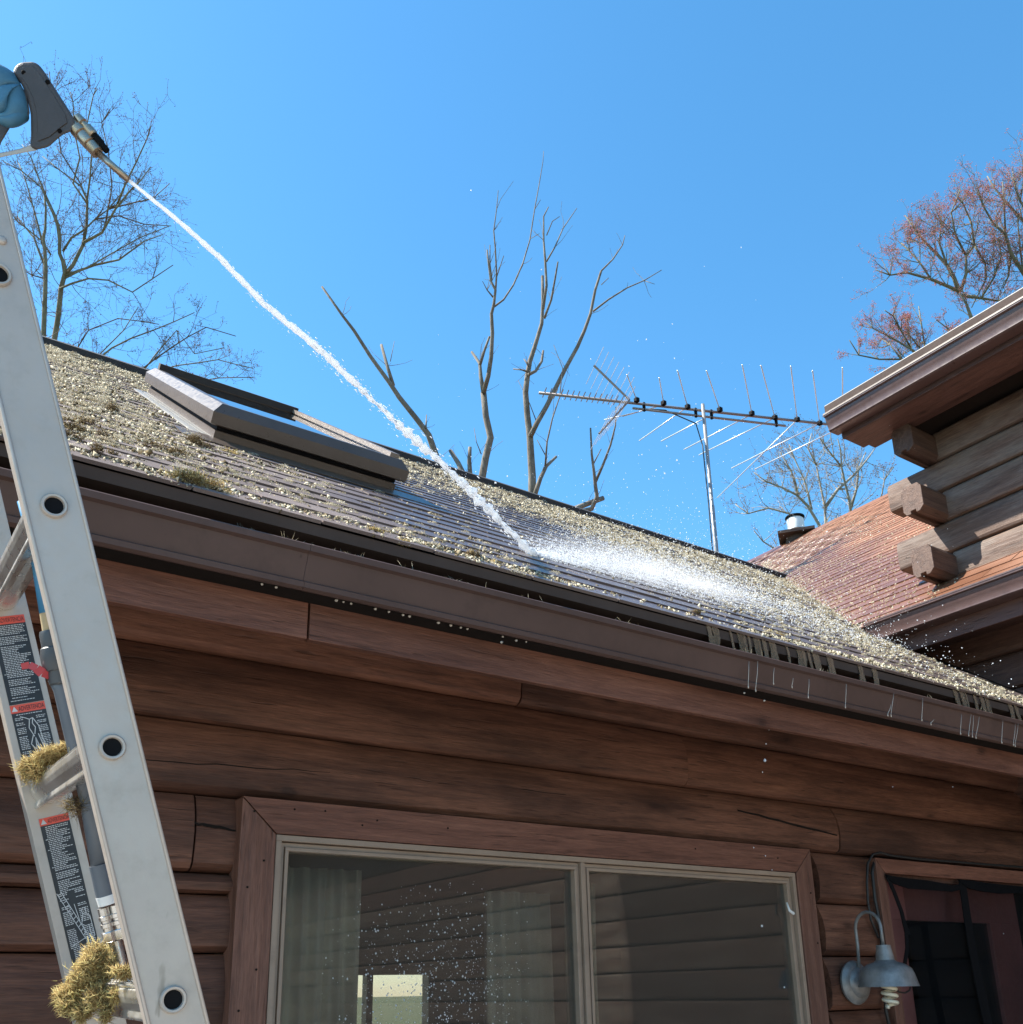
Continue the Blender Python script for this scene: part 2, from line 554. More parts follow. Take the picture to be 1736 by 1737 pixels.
def shingle_mat(name, stops, wet_x=None):
    m = MT(name)
    at = m.n('Attribute', attribute_name='tint')
    geo = m.n('NewGeometry')
    pos = geo.outputs['Position']
    fine = m.noise(pos, 900, 2, 0.7)
    med = m.noise(pos, 5, 5, 0.65)
    f = m.math('ADD', m.math('MULTIPLY', at.outputs['Fac'], 0.45), m.math('ADD', m.math('MULTIPLY', fine, 0.55), m.math('MULTIPLY', med, 0.15)))
    c = m.ramp(f, stops)
    # wet patches left by the washing
    wn = m.noise(pos, 1.1, 4, 0.6)
    sx = m.n('SeparateXYZ')
    m.l(pos, sx.inputs[0])
    if wet_x is not None:
        w = m.math('ADD', m.math('MULTIPLY', m.math('SUBTRACT', sx.outputs[0], wet_x), 0.9), m.math('SUBTRACT', wn, 0.35))
    else:      # height above the main roof: the foot of the wing roof got splashed
        hgt = m.math('SUBTRACT', sx.outputs[2], m.math('ADD', m.math('MULTIPLY', sx.outputs[1], 0.735), 1.068 + 1.6 - 0.735 * 1.96))
        w = m.math('SUBTRACT', m.math('ADD', 0.95, m.math('SUBTRACT', wn, 0.5)), m.math('MULTIPLY', hgt, 0.95))
    wet = m.ramp(w, [(0.0, (0, 0, 0)), (0.45, (1, 1, 1))])
    c = m.mix(m.math('MULTIPLY', wet, 0.45), c, tuple(0.55 * x for x in stops[1][1]))
    rough = m.mix(wet, (0.9, 0.9, 0.9), (0.30, 0.30, 0.30))
    m.pbr(c, rough, bump=fine, bstr=0.5, bdist=0.002, spec=0.5)
    return m.m


MAT['shingle'] = shingle_mat('asphalt_shingle', [(0.15, (0.065, 0.046, 0.042)), (0.5, (0.13, 0.094, 0.085)), (0.9, (0.20, 0.152, 0.137))], 1.1)
MAT['shingle_w'] = shingle_mat('wing_asphalt_shingle', [(0.15, (0.115, 0.046, 0.025)), (0.5, (0.205, 0.088, 0.048)), (0.9, (0.29, 0.14, 0.082))], None)


def glass(name, tint=(0.9, 0.95, 0.93), ior=1.5, rough=0.0, boost=1.0):
    m = MT(name)
    fr = m.n('Fresnel')
    fr.inputs['IOR'].default_value = ior
    tr = m.n('BsdfTransparent')
    tr.inputs[0].default_value = (*tint, 1)
    gl = m.n('BsdfGlossy')
    gl.inputs['Roughness'].default_value = rough
    mx = m.n('MixShader')
    m.l(m.math('MINIMUM', m.math('MULTIPLY', fr.outputs[0], boost), 1.0), mx.inputs[0])
    m.l(tr.outputs[0], mx.inputs[1])
    m.l(gl.outputs[0], mx.inputs[2])
    m.l(mx.outputs[0], m.out.inputs[0])
    return m.m


MAT['glass'] = glass('window_glass', (0.72, 0.73, 0.70), 1.52, 0.0, 1.6)
MAT['skyglass'] = glass('skylight_glass', (0.25, 0.28, 0.3), 2.2, 0.0, 1.6)


def mesh_screen(name='black_screen_mesh', col=(0.012, 0.012, 0.013), fac=0.42):
    m = MT(name)
    tr = m.n('BsdfTransparent')
    df = m.n('BsdfDiffuse')
    df.inputs[0].default_value = (*col, 1)
    mx = m.n('MixShader')
    mx.inputs[0].default_value = fac
    m.l(tr.outputs[0], mx.inputs[1])
    m.l(df.outputs[0], mx.inputs[2])
    m.l(mx.outputs[0], m.out.inputs[0])
    return m.m


MAT['screen'] = mesh_screen()
MAT['flyscreen'] = mesh_screen('grey_insect_screen', (0.19, 0.165, 0.135), 0.11)


def water_white():
    m = MT('aerated_water')
    p = m.n('BsdfPrincipled')
    p.inputs['Base Color'].default_value = (0.93, 0.95, 0.97, 1)
    p.inputs['Roughness'].default_value = 0.25
    p.inputs['Specular IOR Level'].default_value = 0.6
    tr = m.n('BsdfTranslucent')
    tr.inputs[0].default_value = (0.95, 0.97, 0.99, 1)
    tp = m.n('BsdfTransparent')
    mx = m.n('MixShader')
    mx.inputs[0].default_value = 0.5
    m.l(p.outputs[0], mx.inputs[1])
    m.l(tr.outputs[0], mx.inputs[2])
    m.l(mx.outputs[0], m.out.inputs[0])
    return m.m


MAT['water'] = water_white()


def water_muddy():
    m = MT('muddy_water')
    p = m.n('BsdfPrincipled')
    p.inputs['Base Color'].default_value = (0.30, 0.205, 0.135, 1)
    p.inputs['Roughness'].default_value = 0.15
    tp = m.n('BsdfTransparent')
    mx = m.n('MixShader')
    mx.inputs[0].default_value = 0.55
    m.l(tp.outputs[0], mx.inputs[1])
    m.l(p.outputs[0], mx.inputs[2])
    m.l(mx.outputs[0], m.out.inputs[0])
    return m.m


MAT['muddy'] = water_muddy()
MAT['trickle'] = paint('muddy_trickle', (0.50, 0.41, 0.33), 0.12)
MAT['drop'] = paint('clouded_drop', (0.46, 0.40, 0.34), 0.1)


def ground_mat(name, stops, sc):
    m = MT(name)
    geo = m.n('NewGeometry')
    n = m.noise(geo.outputs['Position'], sc, 8, 0.65)
    n2 = m.noise(geo.outputs['Position'], sc * 14, 3, 0.65)
    m.pbr(m.ramp(m.math('ADD', m.math('MULTIPLY', n, .6), m.math('MULTIPLY', n2, .4)), stops), 0.9, bump=n2, bstr=0.4, bdist=0.02)
    return m.m


MAT['grass'] = ground_mat('lawn_ground', [(0.3, (0.06, 0.075, 0.03)), (0.7, (0.14, 0.14, 0.06))], 0.8)
MAT['bounce_slab'] = ground_mat('bounce_slab_concrete', [(0.3, (0.30, 0.28, 0.25)), (0.7, (0.46, 0.43, 0.39))], 1.2)

RS = np.random.RandomState(11)
RND = random.Random(4)

# ================================================================== setting: ground
g = MB().add([(-600, -600, 0), (600, -600, 0), (600, 900, 0), (-600, 900, 0)], [(0, 1, 2, 3)]).build('ground', MAT['grass'])
tag(g, kind='structure')
g = MB().box((-7, -9, -0.1), (4.75, 2.5, 0.03)).build('bounce_slab', MAT['bounce_slab'])  # unseen pale slab, added to bounce sunlight up to the shaded wall
tag(g, kind='structure')

# ================================================================== main log house
D = 2.55               # wall face
RY0, RZ0, RM = 1.96, 1.068 + CAM_H, 0.735     # roof edge and slope
RC = 1 / math.sqrt(1 + RM * RM)
RA = np.array([0, RC, RC * RM])       # up the slope
RN = np.array([0, -RC * RM, RC])      # off the roof
RIDGE_Y = 5.91
SLEN = (RIDGE_Y - RY0) / RC
XW = 4.85              # wing wall face
WM = 0.71
WC = 1 / math.sqrt(1 + WM * WM)
WZ_C = 2.149 + CAM_H   # height where the wing roof meets the upper wall


def roofp(X, s, h=0.0):
    return np.array([X, RY0, RZ0]) + RA * s + RN * h


def wing_z(X):
    return WZ_C + WM * (X - XW)


house = empty('log_house', (1.0, D, 0), 'low brown log house with mossy shingle roof, long gutter and wide window', 'house')
wing = empty('log_house_wing', (XW, 2.5, 0), 'taller log wing at right with notched log corner, brown roof and two gutters', 'house')


def log_profile(z0, z1, y, dep=0.10, bulge=0.017):
    h = z1 - z0
    return [(y + 0.016, z0), (y + 0.001, z0 + 0.006), (y - bulge * 0.6, z0 + h * 0.10), (y - bulge * 0.95, z0 + h * 0.32), (y - bulge, z0 + h * 0.50),
            (y - bulge * 0.55, z0 + h * 0.72), (y + bulge * 0.35, z0 + h * 0.90), (y + 0.012, z1 - 0.007), (y + 0.020, z1), (y + dep, z1), (y + dep, z0)]


def log_x(x0, x1, z0, z1, y=D, mat='log_x', name='log', parent=None):
    mb = MB()
    pr = log_profile(z0 + 0.0025, z1 - 0.0025, y)
    n = len(pr)
    segs = max(1, int((x1 - x0) / 0.5))
    vs, fs = [], []
    for i in range(segs + 1):
        x = x0 + (x1 - x0) * i / segs
        jy = 0.0 if segs < 2 else RND.uniform(-0.004, 0.004)
        jz = 0.0 if segs < 2 else RND.uniform(-0.0018, 0.0018)
        for k, (yy, zz) in enumerate(pr):
            vs.append((x, yy + (jy if k < 9 else 0), zz + (jz if 0 < k < 8 else 0)))
    for i in range(segs):
        for k in range(n):
            k2 = (k + 1) % n
            fs.append((i * n + k, i * n + k2, (i + 1) * n + k2, (i + 1) * n + k))
    fs += [tuple(range(n - 1, -1, -1)), tuple(segs * n + k for k in range(n))]
    mb.add(vs, fs)
    return mb.build(name, MAT[mat], parent or house, smooth=True, sharp=30)


def zr(r):
    return CAM_H + r * D


J = [zr(.4400), zr(.3600), zr(.2805), zr(.2030), zr(.1230), zr(.0435), zr(-.0365), zr(-.116), zr(-.196), zr(-.276), zr(-.356), zr(-.436), zr(-.516), zr(-.596), 0.03]
XL, XR = -3.6, 4.95
xj_a = onY(881, 1185, D)[0]
xj_b = onY(1161, 1290, D)[0]
xj_c = onY(1421, 1432, D)[0]
log_x(XL, -0.4, J[1], J[0]); log_x(-0.397, xj_a, J[1], J[0]); log_x(xj_a + .006, XR, J[1], J[0])
log_x(XL, xj_b, J[2], J[1]); log_x(xj_b + .005, XR, J[2], J[1])
log_x(XL, -1.0, J[3], J[2]); log_x(-0.997, xj_c, J[3], J[2]); log_x(xj_c + .002, XR, J[3], J[2])
WL, WR_, DL, DR = 0.845, 3.205, 3.59, 4.80
xs = onY(324, 1435, D)[0]
zs = CAM_H + (onY(298, 1513.8, D)[2] - CAM_H)
log_x(XL, xs, J[4], J[3]); log_x(xs + .006, WL, J[4], J[3])
log_x(XL, 0.25, J[5], J[4]); log_x(0.253, WL, zs, J[4]); log_x(0.253, WL, J[5], zs)
for i in range(5, len(J) - 1):
    log_x(XL, WL, J[i + 1], J[i])
for i in range(3, len(J) - 1):
    log_x(WR_, DL, J[i + 1], J[i])
for i in range(10, len(J) - 1):
    log_x(WL + .003, WR_ - .003, J[i + 1], J[i])
MB().box((XL, D + 0.105, 0), (WL, D + 0.18, J[0])).box((WR_, D + 0.105, 0), (DL, D + 0.18, J[0])).box((WL, D + 0.105, J[3]), (WR_, D + 0.18, J[0])) \
    .box((WL, D + 0.105, 0), (WR_, D + 0.18, J[10])).box((DL, D + 0.105, J[3]), (XR, D + 0.18, J[0])).build('wall_backing', MAT['dark'], house)
# wood checks (cracks) standing open in the logs
for (a, b, w) in (((1252, 1375), (1421, 1416), 0.004), ((330, 1397), (400, 1410), 0.004), ((225, 1288), (560, 1310), 0.0016), ((560, 1310), (960, 1347), 0.0016)):
    P, Q = onY(a[0], a[1], D - 0.0182), onY(b[0], b[1], D - 0.0182)
    k = 10
    vs, fs = [], []
    for i in range(k + 1):
        t = i / k
        c = P * (1 - t) + Q * t + np.array([0, 0, RND.uniform(-.003, .003)])
        hw = w * (0.35 + 0.65 * math.sin(PI * (0.1 + 0.85 * t)))
        vs += [c + (0, 0, hw), c - (0, 0, hw), c + (0, .012, -hw), c + (0, .012, hw)]
    for i in range(k):
        for q in range(4):
            fs.append((i * 4 + q, i * 4 + (q + 1) % 4, i * 4 + 4 + (q + 1) % 4, i * 4 + 4 + q))
    MB().add(vs, fs).build('crack', MAT['dark'], house)

# fascia, sloped soffit, gutter
YF = 2.01
xf = onY(522, 1060, YF)[0]
FZ0, FZ1 = CAM_H + .3951 * YF, CAM_H + 1.05
MB().box((XL, YF, FZ0), (xf, YF + .022, FZ1)).build('fascia_board', MAT['trim_x'], house, bevel=.002)
MB().box((xf + .005, YF, FZ0), (XW - .01, YF + .022, FZ1)).build('fascia_board', MAT['trim_x'], house, bevel=.002)
MB().add([(XL, YF + .024, FZ0 + .02), (XW, YF + .024, FZ0 + .02), (XW, D + .1, J[0] + .06), (XL, D + .1, J[0] + .06)], [(0, 1, 2, 3)]).build('soffit', MAT['trim_x'], house)

LZ = CAM_H + .977
gp = [(2.006, LZ + .012), (1.945, CAM_H + .882), (1.936, CAM_H + .880), (1.926, CAM_H + .884), (1.924, CAM_H + .896), (1.932, CAM_H + .902), (1.924, CAM_H + .925),
      (1.914, CAM_H + .945), (1.910, CAM_H + .960), (1.898, CAM_H + .963), (1.896, LZ), (1.900, LZ + .004), (1.914, LZ + .004),
      (1.916, LZ - .004), (1.906, LZ - .004), (1.914, CAM_H + .955), (1.930, CAM_H + .91), (1.938, CAM_H + .888), (1.943, CAM_H + .889), (2.002, LZ + .010)]


def gutter_run(x0, x1, name='gutter'):
    return MB().prism([(x0, y, z) for y, z in gp], (x1 - x0, 0, 0)).build(name, MAT['gutter'], house, smooth=True, sharp=25)


gs = [XL, onY(505, 950, 1.92)[0] + 0.02, 2.95, XW - .012]
gutter_run(gs[0], gs[1]); gutter_run(gs[1] + .001, gs[2]); gutter_run(gs[2] + .001, gs[3])
for gx in (0.35, 0.95, 1.55, 2.2, 2.8, 3.4, 4.0):
    MB().box((gx, 1.914, LZ - .012), (gx + .02, 2.0, LZ - .006)).build('gutter_hanger', MAT['gutter'], house)
MB().prism([(XL, 1.950, CAM_H + .884), (XL, 2.0085, CAM_H + .884), (XL, 2.0085, LZ - .01), (XL, 2.004, LZ - .01)], (XW - XL - .02, 0, 0)).build('gutter_shade_strip', MAT['dark'], house)  # added near-black strip, stands in for the shade behind the gutter
# drip edge
MB().prism([(XL, RY0 - .006, RZ0 - .006), (XL, RY0 - .004, RZ0 - .034), (XL, YF + .03, RZ0 - .034), (XL, YF + .05, RZ0 + .02)], (XW - XL - .008, 0, 0)).build('drip_edge', MAT['drip'], house)

# roof: deck with shingles
VX = 8.6
deck = MB()
a, b, c_, d_ = roofp(XL, 0.012, -.004), roofp(VX, 0.012, -.004), roofp(VX, SLEN, -.004), roofp(XL, SLEN, -.004)
e_, f_ = np.array([VX, 2 * RIDGE_Y - RY0, RZ0]), np.array([XL, 2 * RIDGE_Y - RY0, RZ0])
deck.prism([a, b, c_, d_], -RN * .02)
deck.prism([d_, c_, e_, f_], np.array([0, -RC * RM, -RC]) * .02)
roof = deck.build('roof', MAT['dark'], house)
RZT = RZ0 + RM * (RIDGE_Y - RY0)
MB().prism([(XL, RIDGE_Y - .17, RZT - .12), (XL, RIDGE_Y - .18, RZT - .068), (XL, RIDGE_Y, RZT + .062), (XL, RIDGE_Y + .18, RZT - .068), (XL, RIDGE_Y + .17, RZT - .12)], (VX - XL, 0, 0)).build('ridge_cap', MAT['ridge'], house)
# end wall
MB().box((XL, D + .2, 0), (XL + .15, 2 * RIDGE_Y - D, J[0])).build('end_wall', MAT['dark'], house)

EXPO, TABW, TT = 0.143, 0.305, 0.0045


def tab_mesh(tint, w=TABW - .004, L=EXPO + .03, rnd=None):
    # local frame: x along eave, y up slope, z off the roof
    z0, z1 = TT * 1.9, TT * .6
    vs = [(-w / 2, 0, 0), (w / 2, 0, 0), (w / 2, L, 0), (-w / 2, L, 0), (-w / 2, 0, z0), (w / 2, 0, z0), (w / 2, L, z1), (-w / 2, L, z1)]
    fs = [(3, 2, 1, 0), (4, 5, 6, 7), (0, 1, 5, 4), (1, 2, 6, 5), (2, 3, 7, 6), (3, 0, 4, 7)]
    me = bpy.data.meshes.new('shingle')
    me.from_pydata(vs, [], fs)
    at = me.attributes.new('tint', 'FLOAT', 'POINT')
    at.data.foreach_set('value', [tint] * 8)
    return me


TABV = [(-.5, 0, 0), (.5, 0, 0), (.5, 1, 0), (-.5, 1, 0), (-.5, 0, 1), (.5, 0, 1), (.5, 1, .32), (-.5, 1, .32)]
TABF = [(3, 2, 1, 0), (4, 5, 6, 7), (0, 1, 5, 4), (1, 2, 6, 5), (2, 3, 7, 6), (3, 0, 4, 7)]


def shingle_roof(parent, mat, rows, frame, place, inside, near_key, nmax, rs):
    """rows: number of courses, place(u,s)->point, frame: 3x3, inside(p) bool, near_key(p) sort value"""
    items = []
    for j in range(rows):
        for (u, s) in place(j):
            p = frame[1] * 0
            items.append((u, s))
    P = [inside(u, s) for u, s in items]
    items = [(u, s, p) for (u, s), p in zip(items, P) if p is not None]
    items.sort(key=lambda q: near_key(q[2]))
    variants = []
    for i in range(8):
        me = tab_mesh((i + .5) / 8)
        me.materials.append(mat)
        variants.append(me)
    R = Matrix((tuple(frame[0]), tuple(frame[1]), tuple(frame[2]))).transposed()
    for i, (u, s, p) in enumerate(items[:nmax]):
        o = bpy.data.objects.new('shingle', variants[rs.randint(8)])
        COL.objects.link(o)
        o.parent = parent
        Rz = Matrix.Rotation(rs.normal() * .004, 3, 'Z')
        o.matrix_local = Matrix.Translation(Vector(p - ORG[parent.name] + frame[2] * abs(rs.normal()) * .0012)) @ (R @ Rz).to_4x4()
    rest = items[nmax:]
    if rest:
        FR = np.array(frame).T
        SC = np.diag([TABW - .004, EXPO + .03, TT * 1.9])
        mats = [FR @ SC for _ in rest]
        locs = [p + frame[2] * abs(rs.normal()) * .0015 + frame[1] * rs.normal() * .002 for _, _, p in rest]
        o = inst_mesh('shingle_field', TABV, TABF, mats, locs, mat, parent, tint=rs.rand(len(rest)))
        tag(o, kind='stuff')


def main_place(j):
    off = (j % 2) * TABW / 2 + (j % 3) * .04
    return [(-2.4 + off + k * TABW, j * EXPO - .012) for k in range(36)]


def main_inside(u, s):
    if s > SLEN - .05 or u > 8.3:
        return None
    p = roofp(u, s, .003)
    if u > XW - .14 and (p[1] < 3.0):
        return None
    if p[2] < wing_z(u) - .12 and u > 4.4:
        return None
    return p


def view_size(p):
    c = M @ (p - C0)
    if c[2] < .2:
        return 1e6
    px, py = c[0] / c[2] * FPX + CX, c[1] / c[2] * FPX + CY
    pen = 0 if (-30 < px < 1780 and 0 < py < 1760) else 50
    return c[2] + pen


shingle_roof(roof, MAT['shingle'], int(SLEN / EXPO) + 1, (np.array([1.0, 0, 0]), RA, RN), main_place, main_inside, view_size, 290, RS)

# ------------------------------------------------------------------ skylight
sky = empty('skylight', (1.2, 3.3, RZ0 + 1.0))
sky.parent = house
sky.location = tuple(np.array((1.2, 3.3, RZ0 + 1.0)) - ORG[house.name])
ORG[sky.name] = np.array((1.2, 3.3, RZ0 + 1.0))
SX0, SX1, SS0, SS1 = 0.825, 1.575, 1.37, 2.86


def rect_ring(x0, x1, s0, s1, h0, h1, t):
    mb = MB()
    for (xa, xb, sa, sb) in ((x0, x1, s0, s0 + t), (x0, x1, s1 - t, s1), (x0, x0 + t, s0 + t, s1 - t), (x1 - t, x1, s0 + t, s1 - t)):
        mb.prism([roofp(xa, sa, h0), roofp(xb, sa, h0), roofp(xb, sb, h0), roofp(xa, sb, h0)], RN * (h1 - h0))
    return mb


rect_ring(SX0 + .015, SX1 - .015, SS0 + .015, SS1, -.002, .044, .04).build('curb', MAT['bronze'], sky)
rect_ring(SX0 - .05, SX0 + .02, SS0 + .02, SS1, .012, .018, .03).build('side_flashing', MAT['flash'], sky)
rect_ring(SX0 + .02, SX1 - .02, SS0 + .02, SS1, .045, .060, .05).build('gasket', MAT['blackplastic'], sky)
# hood frame with chamfered outer edge
hood = MB()
for (pa, pb, inw) in (((SX0, SS0), (SX1, SS0), (0, 1)), ((SX1, SS0), (SX1, SS1), (-1, 0)), ((SX1, SS1), (SX0, SS1), (0, -1)), ((SX0, SS1), (SX0, SS0), (1, 0))):
    ta = (pb[0] - pa[0], pb[1] - pa[1])
    L_ = math.hypot(*ta)
    ta = (ta[0] / L_, ta[1] / L_)
    pr = [(0, .061), (-.012, .066), (-.012, .108), (.018, .140), (.052, .140), (.056, .100)]
    A = [roofp(pa[0] + inw[0] * w + ta[0] * w, pa[1] + inw[1] * w + ta[1] * w, h) for w, h in pr]
    B = [roofp(pb[0] + inw[0] * w - ta[0] * w, pb[1] + inw[1] * w - ta[1] * w, h) for w, h in pr]
    n = len(pr)
    hood.add(A + B, [(i, i + 1, n + i + 1, n + i) for i in range(n - 1)])
hood.build('hood_frame', MAT['bronze'], sky)
g0, g1, t0, t1 = SX0 + .055, SX1 - .055, SS0 + .055, SS1 - .055
MB().prism([roofp(g0, t0, .128), roofp(g1, t0, .128), roofp(g1, t1, .128), roofp(g0, t1, .128)], RN * .006).build('glass_pane', MAT['skyglass'], sky)
MB().prism([roofp(SX0 + .05, SS0 + .05, .05), roofp(SX1 - .05, SS0 + .05, .05), roofp(SX1 - .05, SS1 - .05, .05), roofp(SX0 + .05, SS1 - .05, .05)], RN * .004).build('shaft', MAT['room'], sky)
MB().prism([roofp(SX0 - .12, SS0 - .14, .012), roofp(SX1 + .12, SS0 - .14, .012), roofp(SX1 + .12, SS0 + .03, .016), roofp(SX0 - .12, SS0 + .03, .016)], RN * .003).build('apron_flashing', MAT['bronze'], sky)

MB().prism([roofp(SX0 + .03, SS1 - .06, .138), roofp(SX1 - .03, SS1 - .06, .138), roofp(SX1 - .03, SS1 - .012, .138), roofp(SX0 + .03, SS1 - .012, .138)], RN * .030).build('top_cover', MAT['ridge'], sky)  # near-black bar: shade on the far rim put into its colour
MB().prism([roofp(SX1 - .058, SS0 + .05, .138), roofp(SX1 - .02, SS0 + .05, .138), roofp(SX1 - .02, SS1 - .06, .138), roofp(SX1 - .058, SS1 - .06, .138)], RN * .018).build('side_cover', MAT['lit_edge_w'], sky)  # pale bar: sun on the right rim put into its colour

# ------------------------------------------------------------------ big window
YT = 2.497


def P_(x, y, Y=YT):
    return onY(x, y, Y)


wt_ol, wt_il = P_(413, 1348), P_(469.9, 1412.3)
wt_or, wt_ir = P_(1375, 1442.6), P_(1351.5, 1480.6)
ztop = (wt_ol[2] + wt_or[2]) / 2
zin = (wt_il[2] + wt_ir[2]) / 2
xo0, xi0, xi1, xo1 = wt_ol[0], wt_il[0], wt_ir[0], wt_or[0]
zb = J[9] + .02
DEP = (0, D - YT - .028, 0)
win = empty('window', (xo0, YT, zb))
win.parent = house
win.location = tuple(np.array((xo0, YT, zb)) - ORG[house.name])
ORG[win.name] = np.array((xo0, YT, zb))
gpt = .0012
DEPT = (0, .075, 0)
MB().prism([(xo0, YT, ztop), (xo1, YT, ztop), (xi1, YT, zin), (xi0, YT, zin)], DEPT).build('trim_head', MAT['trim_x'], win, bevel=.0015)
MB().prism([(xo0, YT + .001, ztop - .003), (xi0 - gpt, YT + .001, zin - .003), (xi0 - gpt, YT + .001, zb), (xo0, YT + .001, zb)], DEPT).build('trim_stile', MAT['trim_z'], win, bevel=.0015)
MB().prism([(xo1, YT + .001, ztop - .003), (xo1, YT + .001, zb), (xi1 + gpt, YT + .001, zb), (xi1 + gpt, YT + .001, zin - .003)], DEPT).build('trim_stile', MAT['trim_z'], win, bevel=.0015)
MB().box((xo0 - .03, YT - .03, zb - .05), (xo1 + .03, YT + .07, zb - .001)).build('sill', MAT['trim_x'], win, bevel=.003)


def frame_rect(x0, x1, z0, z1, t, y0, y1, name, mat, parent):
    mb = MB()
    mb.box((x0, y0, z1 - t), (x1, y1, z1)).box((x0, y0, z0), (x1, y1, z0 + t)).box((x0, y0, z0 + t), (x0 + t, y1, z1 - t)).box((x1 - t, y0, z0 + t), (x1, y1, z1 - t))
    return mb.build(name, mat, parent, bevel=.0012)


frame_rect(xi0 + .002, xi1 - .002, zb + .002, zin - .002, .016, YT + .006, YT + .085, 'frame', MAT['tan'], win)
gx0, gx1 = P_(492.3, 1443.5, YT + .03)[0], P_(964, 1476, YT + .03)[0]
gx2, gx3 = P_(1001.4, 1479, YT + .03)[0], P_(1332.5, 1499.6, YT + .03)[0]
gz = (P_(492.3, 1443.5, YT + .03)[2] + P_(1332.5, 1499.6, YT + .03)[2]) / 2
ft = .019
xm = (gx1 + gx2) / 2
MB().box((xm - .008, YT + .010, zb + .018), (xm + .008, YT + .085, zin - .018)).build('mullion', MAT['tan'], win, bevel=.001)
for k, (a0, a1) in enumerate(((xi0 + .019, xm - .009), (xm + .009, xi1 - .019))):
    frame_rect(a0, a1, zb + .02, zin - .02, .012, YT + .022, YT + .075, 'sash_stop', MAT['tan'], win)
    frame_rect(a0 + .013, a1 - .013, zb + .033, zin - .033, .010, YT + .014 + .004 * k, YT + .07, 'sash', MAT['tan'], win)
    q0, q1, qz0, qz1 = a0 + .020, a1 - .020, zb + .04, zin - .040
    pane = MB().box((q0, YT + .036, qz0), (q1, YT + .042, qz1)).build('pane', MAT['glass'], win)
    frame_mesh = MB().box((a0 + .013, YT + .0335, zb + .033), (a1 - .013, YT + .0340, zin - .033)).build('insect_screen', MAT['flyscreen'], win)
    if k == 0:
        rs = np.random.RandomState(21)
        N = 4200
        u, w = rs.rand(N), rs.rand(N)
        X = q0 + (q1 - q0) * (0.10 + 0.72 * u)
        Z = qz1 - .05 - (rs.rand(N) ** 0.75) * .75
        keep = (np.exp(-((X - (q0 + .50 * (q1 - q0))) / .22) ** 2) * np.clip((qz1 - .02 - Z) / .25, .12, 1)) > rs.rand(N) * .9
        X, Z = X[keep], Z[keep]
        rr = .0008 + .0026 * rs.rand(len(X)) ** 3.5
        mats = [np.diag([r, r * .5, r * (1 + .4 * q)]) for r, q in zip(rr, rs.rand(len(X)))]
        o = inst_mesh('water_droplets', OCT_V, OCT_F, mats, np.stack([X, np.full(len(X), YT + .0330), Z], 1), MAT['water'], pane, smooth=True)
        tag(o, kind='stuff')
        # the latch on the other sash
pl = onY(1340, 1545, YT + .01)
MB().tube([pl + (-.012, 0, .03), pl + (-.008, -.006, .0), pl + (.006, -.012, -.012), pl + (.012, -.006, -.006)], [.003, .005, .006, .003], 7).build('latch', MAT['white'], win, smooth=True)
# dark moulding beads inside the window reveal are left by the frames; nails in the trim
for (x, y) in ((432, 1376), (448, 1460), (420, 1505), (435, 1645), (405, 1715), (552, 1376), (615, 1400), (640, 1392), (500, 1373), (760, 1405), (1180, 1440), (1320, 1456), (1376, 1515), (1388, 1600)):
    p = onY(x, y, YT - .0006)
    MB().lathe(p, (0, -1, 0), [(-.002, .003), (0.0008, .003)], 8).build('nail_head', MAT['dark'], win)

# room behind the window
ro = MB()
BW0, BW1 = onY(588, 1640, 5.4), onY(734, 1737, 5.4)
bx0, bx1, bz1 = BW0[0], BW1[0], onY(660, 1642, 5.4)[2]
bz0 = bz1 - .75
ro.box((-.2, 5.4, .0), (bx0, 5.45, 2.6)).box((bx1, 5.4, .0), (4.6, 5.45, 2.6)).box((bx0, 5.4, bz1), (bx1, 5.45, 2.6)).box((bx0, 5.4, 0), (bx1, 5.45, bz0))
ro.box((-.25, 2.75, 0), (-.2, 5.4, 2.6)).box((4.6, 2.75, 0), (4.65, 5.4, 2.6)).box((-.2, 2.75, 2.55), (4.6, 5.4, 2.6)).box((-.2, 2.75, .05), (4.6, 5.4, .1))
ro.build('room_wall', MAT['room'], house)
frame_rect(bx0, bx1, bz0, bz1, .04, 5.38, 5.46, 'rear_window_frame', MAT['tan'], house)
MB().box(((bx0 + bx1) / 2 - .16, 5.39, bz0), ((bx0 + bx1) / 2 - .12, 5.45, bz1)).build('rear_window_mullion', MAT['tan'], house)


def curtain(x0, x1, z0, z1, y, mat, label, waves, taper=0.0):
    n = int(waves * 14)
    vs, fs = [], []
    rows = 8
    rs = np.random.RandomState(int(x0 * 100) % 97)
    ph = rs.rand() * 6
    for r in range(rows + 1):
        t = r / rows
        for i in range(n + 1):
            u = i / n
            x = x0 + (x1 - x0) * (u * (1 - taper * t * .5) + taper * t * .1 * math.sin(t * 3))
            yy = y + (.028 * math.sin(u * waves * 2 * PI + ph + .5 * math.sin(3 * t)) + .012 * math.sin(u * waves * 4.7 * PI + ph * 2)) * (.6 + .5 * t)
            vs.append((x, yy, z1 + (z0 - z1) * t))
    for r in range(rows):
        for i in range(n):
            k = r * (n + 1) + i
            fs.append((k, k + 1, k + n + 2, k + n + 1))
    o = MB().add(vs, fs).build('curtain', MAT[mat], None, smooth=True)
    tag(o, label, 'curtain', 'curtains behind the wide window')
    sm = o.modifiers.new('thick', 'SOLIDIFY')
    sm.thickness = .0015
    return o


